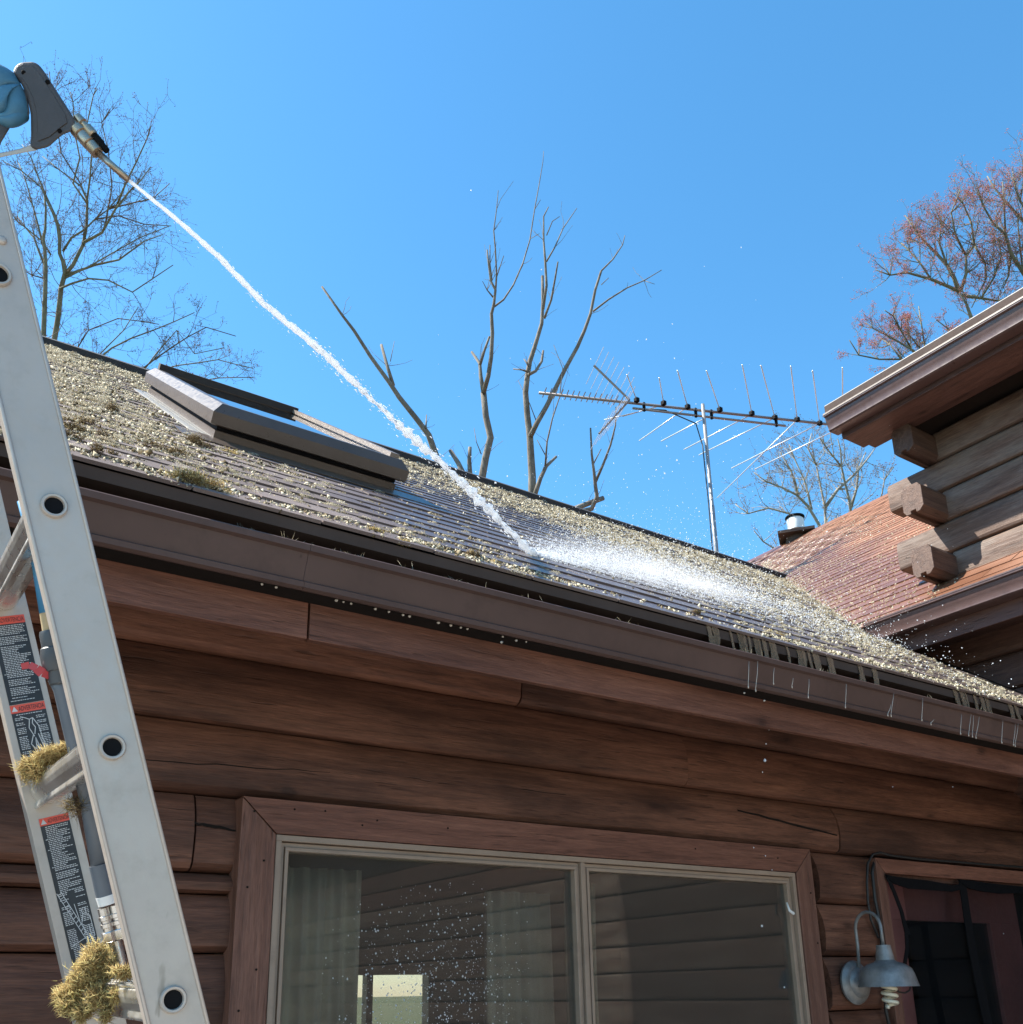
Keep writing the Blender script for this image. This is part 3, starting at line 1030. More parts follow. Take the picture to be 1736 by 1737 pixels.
curtain(1.02, 1.30, .75, zin - .06, 2.70, 'curtain', 'pale curtain bunched at the left edge of the left window pane', 5)
curtain(1.74, 2.00, .75, zin - .10, 2.72, 'curtain_g', 'grey curtain hanging at the right edge of the left window pane', 4)
curtain(2.07, 2.20, .75, zin - .06, 2.70, 'curtain', 'narrow pale curtain beside the mullion in the right window pane', 2, .5)
curtain(2.52, 3.06, .75, zin - .08, 2.72, 'curtain_g', 'wide pleated curtain filling the right half of the right window pane', 7)

# ------------------------------------------------------------------ door with trim
YD = 2.505
d_o, d_i = P_(1485, 1455, YD), P_(1503, 1481, YD)
dzo, dzi = d_o[2], d_i[2]
dxo, dxi = d_o[0], d_i[0]
door = empty('door', (dxi, YD, .03))
door.parent = house
door.location = tuple(np.array((dxi, YD, .03)) - ORG[house.name])
ORG[door.name] = np.array((dxi, YD, .03))
MB().prism([(dxo, YD, dzo), (XW - .02, YD, dzo), (XW - .02, YD, dzi), (dxi, YD, dzi)], (0, .07, 0)).build('trim_head', MAT['trim_x'], door, bevel=.0015)
MB().prism([(dxo, YD + .001, dzo - .002), (dxi - .001, YD + .001, dzi - .002), (dxi - .001, YD + .001, .03), (dxo, YD + .001, .03)], (0, .07, 0)).build('trim_stile', MAT['trim_z'], door, bevel=.0015)
MB().box((dxi, YD + .03, .03), (dxi + .02, YD + .2, dzi - .02)).box((dxi, YD + .03, dzi - .02), (XW - .02, YD + .2, dzi)).build('jamb', MAT['trim_z'], door)
YL = YD + .10
q1, q2 = onY(1530, 1560, YL), onY(1671, 1568, YL)
qs = onY(1696, 1530, YL)
px0, px1, pzt = q1[0], q2[0] + .01, (q1[2] + q2[2]) / 2
MB().box((dxi + .02, YL - .02, pzt), (qs[0] + .10, YL + .025, dzi - .02)).build('top_rail', MAT['burgundy'], door, bevel=.002)
MB().box((px1, YL - .02, .05), (qs[0] + .10, YL + .025, pzt)).build('stile', MAT['burgundy'], door, bevel=.002)
MB().box((dxi + .02, YL - .02, .05), (px0 - .02, YL + .025, pzt)).build('stile', MAT['burgundy'], door, bevel=.002)
MB().box((px0 - .02, YL - .002, .05), (px1, YL + .004, pzt)).build('glass_panel', MAT['glass'], door)
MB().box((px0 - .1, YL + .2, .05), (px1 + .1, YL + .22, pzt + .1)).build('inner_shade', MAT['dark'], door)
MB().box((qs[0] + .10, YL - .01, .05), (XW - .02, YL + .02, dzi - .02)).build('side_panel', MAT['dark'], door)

# black screen curtain hung over the door
YS = YD - .012


def dpx(zx, zy, Y=YS):
    return onY(1250 + zx / 3.572, 1300 + zy / 3.572, Y)


scr = empty('screen_curtain', tuple(dpx(905, 655)), 'black mesh screen curtain sagging from the door trim', 'screen')
top1 = [(905, 655), (960, 668), (1050, 680), (1150, 690), (1250, 708), (1310, 722), (1350, 715)]
bot1 = [(930, 690), (960, 712), (1050, 742), (1150, 748), (1250, 756), (1310, 760), (1360, 748)]
top2 = [(1345, 685), (1420, 692), (1500, 704), (1600, 716), (1700, 726), (1800, 735)]
bot2 = [(1375, 722), (1420, 742), (1500, 760), (1600, 772), (1700, 770), (1800, 775)]
for tp, bt in ((top1, bot1), (top2, bot2)):
    A = [dpx(*q) for q in tp]
    B = [dpx(*q, YS - .006) for q in bt]
    n = len(A)
    mb = MB()
    for i in range(n - 1):
        mb.add([A[i], A[i + 1], B[i + 1], B[i], A[i] + (0, .006, 0), A[i + 1] + (0, .006, 0), B[i + 1] + (0, .008, 0), B[i] + (0, .008, 0)],
               [(0, 1, 2, 3), (7, 6, 5, 4), (0, 4, 5, 1), (3, 2, 6, 7)])
    mb.build('header_hem', MAT['blackplastic'], scr)
for pts, w in (([(915, 670), (955, 760), (1000, 880), (1030, 1010), (1035, 1100), (1020, 1200)], .009), ([(930, 690), (985, 830), (1025, 960), (1048, 1020)], .005),
               ([(1365, 690), (1378, 800), (1395, 920), (1420, 1080), (1450, 1240), (1485, 1420), (1520, 1580)], .019), ([(1378, 700), (1400, 850), (1440, 1100), (1500, 1380), (1545, 1580)], .010)):
    A = [dpx(*q) for q in pts]
    mb = MB()
    for i in range(len(A) - 1):
        mb.add([A[i] + (-w, 0, 0), A[i] + (w, -.003, 0), A[i + 1] + (w, -.003, 0), A[i + 1] + (-w, 0, 0), A[i] + (-w, .004, 0), A[i] + (w, .004, 0), A[i + 1] + (w, .004, 0), A[i + 1] + (-w, .004, 0)],
               [(0, 1, 2, 3), (7, 6, 5, 4), (1, 5, 6, 2), (4, 0, 3, 7)])
    mb.build('edge_strap', MAT['blackplastic'], scr)
sh = MB()
n = 24
x0, x1 = dpx(1035, 760)[0], XW - .05
zt = dzi - .03
for i in range(n):
    ua, ub = i / n, (i + 1) / n
    ya, yb = YS + .02 + .012 * math.sin(ua * 21), YS + .02 + .012 * math.sin(ub * 21)
    sh.add([(x0 + (x1 - x0) * ua, ya, zt), (x0 + (x1 - x0) * ub, yb, zt), (x0 + (x1 - x0) * ub, yb, .05), (x0 + (x1 - x0) * ua, ya, .05)], [(0, 1, 2, 3)])
sh.build('mesh_sheet', MAT['screen'], scr)
# cable run beside the door
cp = [dpx(1900, 640, YD - .006), dpx(1736, 612, YD - .006), dpx(1400, 586, YD - .006), dpx(1100, 562, YD - .006), dpx(930, 540, YD - .006), dpx(870, 523, YD - .008), dpx(825, 535, YD + .0), dpx(795, 590, YD + .008),
      dpx(790, 700, YD + .012), dpx(797, 830, YD + .012), dpx(815, 930, YD + .012), dpx(860, 1040, YD + .012)]
o = MB().tube(cp, .0055, 7).build('cable', MAT['cable'], None, smooth=True)
tag(o, 'black cable looped over the door trim corner down to the wall lamp', 'cable')
cp = [dpx(905, 1480, YD + .012), dpx(925, 1530, YD + .014), dpx(940, 1640, YD + .014)]
cp0 = [dpx(840, 560, YD + .01), dpx(822, 640, YD + .012), dpx(838, 800, YD + .012), dpx(868, 950, YD + .012), dpx(885, 1120, YD + .012), dpx(905, 1480, YD + .012), dpx(940, 1640, YD + .014)]
o = MB().tube(cp0, .007, 7).build('cable', MAT['cable'], None, smooth=True)
tag(o, 'thicker black cable running straight down along the left door trim', 'cable')

# ================================================================== wall lamp
lb = onY(1450, 1667, D - .03)
lamp = empty('wall_lamp', tuple(lb), 'galvanised gooseneck barn lamp with spiral bulb on the log wall', 'lamp')
MB().lathe(lb + (0, .004, 0), (0, -1, 0), [(0, .080), (.010, .083), (.020, .076), (.026, .066), (.028, .058), (.038, .053), (.046, .040), (.052, .014)], 32).build('base_plate', MAT['galv'], lamp, smooth=True, sharp=35)
sc = onY(1508, 1674, 2.34)
sc = np.array([sc[0], 2.34, sc[2]])
ntop = sc + (0, 0, .148)
neck0 = lb + (0, -.030, .055)
hc = lb[2] + .215
neck = [neck0, neck0 + (0, -.006, .08)]
for i in range(13):
    t = i / 12 * PI
    ry = (neck0[1] - .006 - ntop[1]) / 2
    cyy = (neck0[1] - .006 + ntop[1]) / 2
    neck.append(np.array([neck0[0] + (ntop[0] - neck0[0]) * i / 12, cyy + ry * math.cos(t), hc - .03 + .075 * math.sin(t)]))
neck.append(ntop)
MB().tube(neck, .0065, 9).build('gooseneck', MAT['galv'], lamp, smooth=True)
MB().lathe(sc, (0, 0, 1), [(.150, .012), (.150, .026), (.136, .028), (.096, .034), (.089, .042), (.080, .069), (.064, .090), (.044, .098), (.004, .108), (.0, .110), (.002, .106), (.042, .095), (.062, .087), (.078, .064), (.087, .03), (.088, .001)], 32).build('shade', MAT['galv'], lamp, smooth=True, sharp=40)
MB().lathe(sc, (0, 0, 1), [(.096, .018), (.020, .018), (.004, .015)], 14).build('socket', MAT['white'], lamp, smooth=True, sharp=40)
sp = []
for i in range(70):
    t = i / 69
    rr = .024 * (1 if t < .8 else 1 - (t - .8) * 2.6)
    sp.append(sc + np.array([rr * math.cos(t * 7 * PI), rr * math.sin(t * 7 * PI), .012 - .085 * t]))
MB().tube(sp, .0072, 7).build('bulb', MAT['bulb'], lamp, smooth=True)
wl = [dpx(960, 1350, 2.36), dpx(985, 1368, 2.36), dpx(1020, 1374, 2.37), dpx(1048, 1360, 2.38), dpx(1052, 1340, 2.39)]
MB().tube(wl, .0035, 6).build('loop_wire', MAT['cable'], lamp, smooth=True)

# ================================================================== wing
CW = .19
LJ = [2.12 + CAM_H + k * CW for k in range(-1, 6)]


def log_y(y0, y1, z0, z1, x=XW, mat='log_y', bulge=.006, dep=.12, parent=None, name='log'):
    pr = log_profile(z0 + .0025, z1 - .0025, x, dep, bulge)
    n = len(pr)
    segs = max(1, int((y1 - y0) / .6))
    vs, fs = [], []
    for i in range(segs + 1):
        y = y0 + (y1 - y0) * i / segs
        j = RND.uniform(-.003, .003)
        for k, (xx, zz) in enumerate(pr):
            vs.append((xx + (j if k < 9 else 0), y, zz))
    for i in range(segs):
        for k in range(n):
            k2 = (k + 1) % n
            fs.append((i * n + k, i * n + k2, (i + 1) * n + k2, (i + 1) * n + k))
    fs += [tuple(range(n - 1, -1, -1)), tuple(segs * n + k for k in range(n))]
    return MB().add(vs, fs).build(name, MAT[mat], parent or wing, smooth=True, sharp=9)


YC0, YC1, YP = 2.653, 2.780, 3.0
for k in range(0, 5):
    z0 = LJ[1] + k * CW if False else 2.12 + CAM_H + k * CW
    if k % 2 == 0:
        log_y(-8, YC0 + .02, z0, z0 + CW)
        # crossing log with chamfered end
        zc0, zc1 = z0 - .005, z0 + CW - .018
        pr = [(YC0, zc0 + .03), (YC0 + .028, zc0 + .004), (YC0 + .05, zc0 + .004), (YC0 + .05, zc0 + .022), (YC0 + .082, zc0 + .022), (YC0 + .082, zc0 + .004), (YC1 - .018, zc0 + .004), (YC1, zc0 + .03), (YC1, zc1 - .028), (YC1 - .02, zc1), (YC0 + .02, zc1), (YC0, zc1 - .028)]
        MB().prism([(4.61, y, z) for y, z in pr], (3.0, 0, 0)).build('cross_log', MAT['log_end_x'], wing, bevel=.003)
    else:
        log_y(-8, YP, z0, z0 + CW)
MB().box((XW + .10, -8, 1.5), (XW + .2, YC0 + .05, 3.22 + CAM_H)).build('upper_wall_backing', MAT['dark'], wing)
# lower wall
zl = 1.83 + CAM_H
k = 0
while zl > .05:
    z0 = max(zl - .19, 0.02)
    if zl > 1.0 + CAM_H:
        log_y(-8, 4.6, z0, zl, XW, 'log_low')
    else:
        log_y(-8, 2.50, z0, zl, XW, 'log_y')
    zl -= .19
MB().box((XW + .12, -8, 0), (XW + .22, 8, 1.84 + CAM_H)).build('lower_wall_backing', MAT['dark'], wing)

# lower gutter, fascia of the wing
LXL = 4.43
lz = .4275 * LXL + CAM_H
Y_GE = onX(1466, 1063, LXL)[1]


def wgutter(xl, zl_, y0, y1, parent, mat):
    s = 1.0
    pr = [(xl + .118, zl_ + .01), (xl + .118, zl_ - .098), (xl + .045, zl_ - .100), (xl + .034, zl_ - .094), (xl + .034, zl_ - .080), (xl + .026, zl_ - .055), (xl + .016, zl_ - .035), (xl + .014, zl_ - .018), (xl, zl_ - .014), (xl - .001, zl_), (xl + .016, zl_ + .001), (xl + .018, zl_ - .008), (xl + .022, zl_ - .03), (xl + .036, zl_ - .06), (xl + .05, zl_ - .092), (xl + .113, zl_ - .092), (xl + .113, zl_ + .01)]
    g = MB().prism([(x, y0, z) for x, z in pr], (0, y1 - y0, 0)).build('gutter', MAT[mat], parent, smooth=True, sharp=25)
    MB().prism([(x, y1, z) for x, z in pr[:10]], (0, .003, 0)).build('gutter_end_cap', MAT[mat], parent)
    return g


wgutter(LXL, lz, -8, Y_GE, wing, 'gutter_w')
MB().box((LXL + .12, -8, .3745 * (LXL + .12) + CAM_H), (LXL + .142, Y_GE + .4, lz + .02)).build('fascia_board', MAT['trim_y'], wing, bevel=.002)
MB().add([(LXL + .143, -8, .3745 * (LXL + .12) + CAM_H + .01), (XW + .1, -8, 1.80 + CAM_H), (XW + .1, 4, 1.80 + CAM_H), (LXL + .143, 4, .3745 * (LXL + .12) + CAM_H + .01)], [(0, 1, 2, 3)]).build('soffit', MAT['trim_y'], wing)

# wing roof (lower slope)
WX0 = 4.50
WA = np.array([WC, 0, WC * WM])
WN = np.array([-WC * WM, 0, WC])
WRX = 9.92
WSL = (WRX - WX0) / WC


def wroofp(y, s, h=0.0):
    return np.array([WX0, y, wing_z(WX0)]) + WA * s + WN * h


A = [wroofp(-8, .01, -.004), wroofp(13, .01, -.004), wroofp(13, WSL, -.004), wroofp(-8, WSL, -.004)]
wroof = MB().prism(A, -WN * .02).prism([wroofp(-8, WSL, -.004), wroofp(13, WSL, -.004), np.array([WRX + 5, 13, wing_z(WRX) - 5 * WM]), np.array([WRX + 5, -8, wing_z(WRX) - 5 * WM])], (0, 0, -.02)).build('roof', MAT['dark'], wing)
MB().prism([(WRX - .14, -8, wing_z(WRX) - .085), (WRX, -8, wing_z(WRX) + .03), (WRX + .14, -8, wing_z(WRX) - .085)], (0, 21, 0)).build('ridge_cap', MAT['shingle_w'], wing)


def wing_place(j):
    off = (j % 2) * TABW / 2 + (j % 3) * .05
    return [(-1.0 + off + k * TABW, j * EXPO - .012) for k in range(38)]


def wing_inside(u, s):
    p = wroofp(u, s, .003)
    if s > WSL - .05:
        return None
    if u < YC1 + .1 and p[0] > XW + .12:
        return None
    zr_ = RZ0 + RM * (u - RY0) if u < RIDGE_Y else RZ0 + RM * (2 * RIDGE_Y - u - RY0)
    if p[2] < zr_ - .10:
        return None
    return p


shingle_roof(wroof, MAT['shingle_w'], int(WSL / EXPO) + 1, (np.array([0, -1.0, 0]), WA, WN), wing_place, wing_inside, view_size, 280, RS)

# upper eave
UX = 4.30
uz = .7375 * UX + CAM_H
YU = onX(1397, 701, UX)[1]
wgutter(UX, uz, -8, YU, wing, 'gutter_w')
MB().box((UX - .003, -8, uz - .006), (UX + .014, YU + .002, uz + .0035)).build('gutter_lip', MAT['lit_edge_w'], wing)  # lip highlight painted in, paler than the trough
MB().box((LXL - .003, -8, lz - .004), (LXL + .014, Y_GE + .002, lz + .0035)).build('gutter_lip', MAT['gutter_w'], wing)
ufx = UX + .12
ufz = .6881 * ufx + CAM_H
MB().box((ufx, -8, ufz), (ufx + .022, YU - .02, uz + .05)).build('fascia_board', MAT['trim_y'], wing, bevel=.002)
MB().box((ufx + .023, -8, ufz + .004), (4.62, YU - .02, ufz + .022)).build('soffit_board', MAT['trim_y'], wing, bevel=.002)
MB().box((4.625, -8, ufz + .03), (4.72, YU - .03, ufz + .048)).build('soffit_board', MAT['trim_y'], wing, bevel=.002)
MB().box((4.66, -8, ufz + .050), (XW + .1, YC1, ufz + .07)).build('soffit_board', MAT['dark'], wing)
MB().prism([(UX + .03, -8, .7475 * (UX + .03) + CAM_H), (UX + .03, -8, .7475 * (UX + .03) + CAM_H - .03), (9.92, -8, .7475 * (UX + .03) + CAM_H - .03 + .71 * (9.92 - UX - .03)), (9.92, -8, .7475 * (UX + .03) + CAM_H + .71 * (9.92 - UX - .03))], (0, 8 + YU, 0)).build('upper_roof', MAT['shingle_w'], wing)
MB().box((UX + .022, -8, .7475 * (UX + .03) + CAM_H - .06), (UX + .05, YU + .003, .7475 * (UX + .03) + CAM_H - .002)).build('drip_edge', MAT['drip'], wing)
MB().prism([(UX + .026, -8, .7475 * (UX + .03) + CAM_H - .001), (UX + .20, -8, .7475 * (UX + .03) + CAM_H + .125), (UX + .20, -8, .7475 * (UX + .03) + CAM_H + .131), (UX + .026, -8, .7475 * (UX + .03) + CAM_H + .005)], (0, 8 + YU + .004, 0)).build('starter_strip', MAT['flash'], wing)
# flue on the wing ridge
fx = WRX + .05
fb = onX(1352, 905, fx)
MB().lathe(fb + (0, 0, -.35), (0, 0, 1), [(0, .16), (.30, .15), (.36, .13), (.40, .11)], 18).build('flue_flashing', MAT['drip'], wing, smooth=True, sharp=30)
MB().lathe(fb, (0, 0, 1), [(0, .10), (.05, .115), (.20, .115), (.22, .10)], 18).build('flue_pipe', MAT['white'], wing, smooth=True, sharp=30)
MB().lathe(fb, (0, 0, 1), [(.225, .13), (.245, .13), (.265, .03)], 18).build('flue_cap', MAT['blackplastic'], wing, smooth=True, sharp=30)
MB().obox(fb + (0, 0, -.05), (.8, .6, 0), (-.6, .8, 0), (0, 0, 1), .24, .24, .02).build('flue_collar', MAT['drip'], wing)

# ================================================================== moss on the roof
rs = np.random.RandomState(3)


def vnoise(x, y, seed):
    """smooth value noise, numpy"""
    r = np.random.RandomState(seed).rand(64, 64)
    xi, yi = np.floor(x).astype(int), np.floor(y).astype(int)
    fx_, fy_ = x - xi, y - yi
    fx_, fy_ = fx_ * fx_ * (3 - 2 * fx_), fy_ * fy_ * (3 - 2 * fy_)
    g = lambda a, b: r[a % 64, b % 64]
    return (g(xi, yi) * (1 - fx_) + g(xi + 1, yi) * fx_) * (1 - fy_) + (g(xi, yi + 1) * (1 - fx_) + g(xi + 1, yi + 1) * fx_) * fy_


def moss_density(X, s):
    n = .5 * vnoise(X * 2.2, s * 2.6, 1) + .5 * vnoise(X * 6, s * 7, 2)
    fine = vnoise(X * 16, s * 24, 4)
    d = np.clip((.95 - X) / .35, 0, 1) * 1.25                         # unwashed left end
    d = np.maximum(d, np.clip((s - 1.7) / 1.4, 0, 1) * .80)          # along the ridge
    d = np.maximum(d, np.clip((X - 2.0 - .25 * s) / 1.0, 0, 1) * .85)  # right of the washed strip
    d = np.maximum(d, np.clip((.8 - s) / .5, 0, 1) * np.clip((1.8 - X) / .9, 0, 1) * .85)
    d = np.maximum(d, np.clip((1.25 - X) / .5, 0, 1) * np.clip((1.4 - s) / .4, 0, 1) * .75)
    d = np.maximum(d, .10)
    band = .55 + .9 * vnoise(X * 1.3, np.floor(s / EXPO) * 3.7, 9)
    return np.clip(d * (.12 + 1.2 * n) * (.25 + 1.25 * fine) * band, 0, 1)


# pads of crumbs: cluster centres, each with a heap of little flakes
NC = 30000
X = rs.uniform(-.4, 8.0, NC)
s_ = SLEN * rs.rand(NC)
d = moss_density(X, s_)
near_ = np.clip(1.35 - .10 * s_ - .10 * X, .35, 1)
keep = rs.rand(NC) < d
X, s_ = X[keep], s_[keep]
xe = rs.uniform(-.3, 4.7, 2600)
se = rs.uniform(-.008, .10, 2600)
ke = rs.rand(2600) < moss_density(xe, se) * 1.3 + .1
X, s_ = np.concatenate([X, xe[ke]]), np.concatenate([s_, se[ke]])
frac = (s_ / EXPO) % 1.0
s_ = s_ + EXPO * ((.22 + .78 * frac) - frac)
d = moss_density(X, s_)
cnt = (3 + 17 * d * rs.rand(len(X)) ** 1.5 * np.clip(1.25 - .1 * s_, .5, 1.2)).astype(int)
rad = .005 + .022 * d * rs.rand(len(X))
tall = np.where(rs.rand(len(X)) < .14, 2.6, 1.0)
ix = np.repeat(np.arange(len(X)), cnt)
n = len(ix)
u, v_ = rs.normal(size=n), rs.normal(size=n)
X2 = X[ix] + u * rad[ix] * 1.7
S2 = np.maximum(s_[ix] + v_ * rad[ix] * .7, -.014)
hh = np.abs(rs.normal(size=n)) * rad[ix] * .24 * tall[ix] * np.exp(-.5 * (u * u + v_ * v_) * .6)
pz = RZ0 + RM * RC * S2
keep = ((pz > WZ_C + WM * (X2 - XW) - .02) | (X2 < 4.4)) & (S2 < SLEN - .03)
keep &= ~((X2 > SX0 - .02) & (X2 < SX1 + .02) & (S2 > SS0 - .02) & (S2 < SS1 + .05))
keep &= ~((X2 > XW - .03) & (RY0 + RC * S2 < 3.0))
X2, S2, hh, ix = X2[keep], S2[keep], hh[keep], ix[keep]
n = len(X2)
size = (.0011 + .0030 * rs.rand(n) ** 2.2) * (1 + .10 * S2)
locs = np.array([0, RY0, RZ0]) + X2[:, None] * np.array([1.0, 0, 0]) + S2[:, None] * RA + (.0075 + hh + size * .3)[:, None] * RN
mats = rand_rot(rs, n) * size[:, None, None] * rs.uniform(.3, 1.9, (n, 1, 3))
TETV = [(1, 1, 1), (1, -1, -1), (-1, 1, -1), (-1, -1, 1)]
TETF = [(0, 1, 2), (0, 3, 1), (0, 2, 3), (1, 3, 2)]
ctint = rs.rand(len(cnt))[ix]
o = inst_mesh('moss_crumbs', TETV, TETF, mats, locs, MAT['crumb'], None, tint=np.clip(np.where(rs.rand(n) < .38, .02 + .25 * rs.rand(n), .25 + .35 * ctint + .5 * rs.rand(n)), 0, 1))
tag(o, 'pale dry moss crumbs strewn over the main shingle roof', 'moss', kind='stuff')
# moss pads: little domes of sprigs
NC = 30000
X = rs.uniform(-.3, 7.8, NC)
s_ = SLEN * rs.rand(NC) - .006
d = moss_density(X, s_)
keep = rs.rand(NC) < d * 1.25
X, s_, d = X[keep], s_[keep], d[keep]
fr_ = (s_ / EXPO) % 1.0
s_ = s_ + EXPO * ((.25 + .7 * fr_) - fr_)
rad = (.006 + .020 * rs.rand(len(X)) ** 2.4) * (.6 + .6 * d)
pz = RZ0 + RM * RC * s_
keep = ((pz > WZ_C + WM * (X - XW) - .01) | (X < 4.4)) & (s_ < SLEN - .05)
keep &= ~((X > SX0 - rad) & (X < SX1 + rad) & (s_ > SS0 - rad) & (s_ < SS1 + .05))
keep &= ~((X > XW - rad) & (RY0 + RC * s_ < 3.0))
X, s_, d, rad = X[keep], s_[keep], d[keep], rad[keep]
dep = np.sqrt(X ** 2 + (RY0 + RC * s_) ** 2 + (RZ0 - CAM_H + RM * RC * s_) ** 2)
cnt = np.clip(95 * (rad / .016) ** 1.4 * (2.6 / dep) ** 1.2, 9, 190).astype(int)
ix = np.repeat(np.arange(len(X)), cnt)
n = len(ix)
rho = np.sqrt(rs.rand(n)) * (1 + .18 * rs.normal(size=n))
th = rs.rand(n) * 2 * PI
sq = rs.uniform(.3, .7, len(X))[ix]
ox, oy = rho * np.cos(th) * rad[ix] * 1.6, rho * np.sin(th) * rad[ix] * sq
hb = rad[ix] * rs.uniform(.25, .75, len(X))[ix] * np.clip(1 - rho ** 2, 0, 1) * (.75 + .5 * rs.rand(n))
locs = np.array([0, RY0, RZ0]) + (X[ix] + ox)[:, None] * np.array([1., 0, 0]) + np.maximum(s_[ix] + oy, -.016)[:, None] * RA + (.006 + hb)[:, None] * RN
dv = (ox / rad[ix])[:, None] * np.array([1., 0, 0]) * .6 + (oy / rad[ix])[:, None] * RA * .6 + RN * .55 + rs.normal(size=(n, 3)) * .55
dv /= np.linalg.norm(dv, axis=1)[:, None]
tv = np.cross(dv, rs.normal(size=(n, 3)))
tv /= np.linalg.norm(tv, axis=1)[:, None]
bv = np.cross(dv, tv)
Ls = rs.uniform(.0022, .0062, n) * (dep[ix] / 3.0) ** .6
ws = rs.uniform(.0011, .0021, n) * (dep[ix] / 3.0) ** .75
mats = np.stack([tv * ws[:, None], bv * ws[:, None], dv * Ls[:, None]], 2)
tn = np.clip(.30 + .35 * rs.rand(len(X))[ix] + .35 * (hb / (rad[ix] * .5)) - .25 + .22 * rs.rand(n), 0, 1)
SP3V = [(.5, 0, 0), (-.25, .43, 0), (-.25, -.43, 0), (0, 0, 1)]
SP3F = [(0, 1, 3), (1, 2, 3), (2, 0, 3)]
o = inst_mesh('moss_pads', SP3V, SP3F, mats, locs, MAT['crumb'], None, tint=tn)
tag(o, 'low pads of pale moss growing all over the main shingle roof', 'moss', kind='stuff')
# same crumbs washed on to the foot of the wing roof
N = 9000
yy = rs.uniform(2.6, 7.5, N)
zz = rs.rand(N) ** 2.2 * 1.6
vx = XW + ((RZ0 + RM * (yy - RY0)) - WZ_C) / WM
xx = vx + zz
sw = (xx - WX0) / WC
k2 = (yy > 2.55) & (sw > 0.02)
k2 &= ~((yy < YC1) & (xx > XW - .05))
yy, sw = yy[k2], sw[k2]
n = len(yy)
size = .0025 + .006 * rs.rand(n) ** 2.5
mats = None
locs = np.array([WX0, 0, wing_z(WX0)]) + yy[:, None] * np.array([0, 1.0, 0]) + sw[:, None] * WA + (.008 + size * .3)[:, None] * WN
o = inst_mesh('moss_crumbs', OCT_V, OCT_F, rand_rot(rs, n) * size[:, None, None], locs, MAT['crumb'], None)
tag(o, 'pale moss crumbs splashed on the foot of the brown wing roof', 'moss', kind='stuff')


SPV = [(.5, 0, 0), (-.25, .43, 0), (-.25, -.43, 0), (0, 0, 1)]
SPF = [(0, 1, 3), (1, 2, 3), (2, 0, 3)]


def moss_clump(name, lumps, nst, mat, label, group, seed, sl=(.004, .016), sw_=(.0011, .0022), up=(0, 0, 1)):
    """a tuft: many little moss sprigs over a few lumps, with a ragged core"""
    r = np.random.RandomState(seed)
    locs, mats, tints = [], [], []
    wsum = sum(l[1][0] * l[1][1] for l in lumps)
    for c, (a, b, hh) in lumps:
        n = int(nst * a * b / wsum)
        q = r.normal(size=(n, 3))
        q /= np.linalg.norm(q, axis=1)[:, None]
        lump = 1 + .55 * np.sin(q[:, 0] * 9 + seed) * np.cos(q[:, 1] * 8) * np.cos(q[:, 2] * 7) + .16 * r.normal(size=n)
        rad = lump * r.uniform(.35, 1.0, n) ** .8
        P = np.array(c) + q * np.array([a, b, hh]) * rad[:, None]
        dirs = .45 * q + 1.0 * r.normal(size=(n, 3)) + np.array(up) * .1
        dirs /= np.linalg.norm(dirs, axis=1)[:, None]
        for p, dv, rd in zip(P, dirs, rad):
            L = r.uniform(*sl)
            w = r.uniform(*sw_)
            t = np.cross(dv, r.normal(size=3))
            t /= np.linalg.norm(t)
            b2 = np.cross(dv, t)
            mats.append(np.stack([t * w, b2 * w, dv * L], 1))
            locs.append(p)
            tints.append(np.clip((rd - .4) * .9 + (.2 if mat == 'moss_gold' else 0) + .25 * r.normal(), 0, 1))
    o = inst_mesh(name, SPV, SPF, mats, locs, MAT[mat], None, tint=tints)
    tag(o, label, 'moss', group)
    return o


def roof_tuft(px, py, a, b, hh, mat, label, seed, nst=900):
    dd = ray(px, py)
    t = ((RZ0 - CAM_H) - RM * RY0) / (dd[2] - RM * dd[1])
    p = C0 + dd * t
    r = np.random.RandomState(seed)
    lumps = []
    for i in range(5):
        lumps.append((p + np.array([r.normal() * a * .55, r.normal() * b * .3 * RC, 0]) + RA * r.normal() * b * .3 + RN * hh * .35, (a * r.uniform(.35, .6), b * r.uniform(.4, .6), hh * r.uniform(.5, .9))))
    return moss_clump('moss_clump', lumps, nst, mat, label, 'moss clumps on the main roof', seed, (.004, .013), (.0012, .0028))


roof_tuft(345, 830, .085, .06, .030, 'moss_gold', 'golden green moss clump hanging over the gutter left of the skylight', 31, 2600)
roof_tuft(300, 818, .05, .04, .018, 'moss_gold', 'small yellow moss clump at the roof edge next to the golden green clump', 32, 1400)
roof_tuft(330, 758, .045, .06, .030, 'moss_dark', 'dark moss clump at the foot of the skylight corner', 33, 1300)
roof_tuft(285, 774, .06, .06, .025, 'moss_dark', 'long dark moss clump on shingles below and left of the skylight', 34, 1500)
roof_tuft(150, 742, .045, .06, .028, 'moss_dark', 'dark moss clump close to the right edge of the ladder rail', 35, 1300)
roof_tuft(170, 775, .04, .045, .022, 'moss_dark', 'lower of the dark moss clumps beside the ladder rail', 36, 1200)
roof_tuft(125, 752, .03, .04, .020, 'moss_dark', 'smallest dark moss clump touching the ladder rail in view', 37, 900)
roof_tuft(180, 700, .035, .07, .020, 'moss_dark', 'dark moss clump high on the roof between ladder and skylight', 38, 900)
roof_tuft(140, 722, .03, .06, .020, 'moss_dark', 'upper dark moss clump beside the ladder rail', 39, 900)
roof_tuft(388, 772, .035, .05, .018, 'moss_gold', 'yellowish moss clump just under the front of the skylight', 40, 900)
roof_tuft(800, 948, .020, .022, .020, 'moss_dark', 'single brown moss clump on washed shingles above the middle of the gutter', 41, 900)
roof_tuft(836, 958, .018, .016, .010, 'moss_gold', 'flat yellow moss scrap right of the single brown clump', 42, 500)
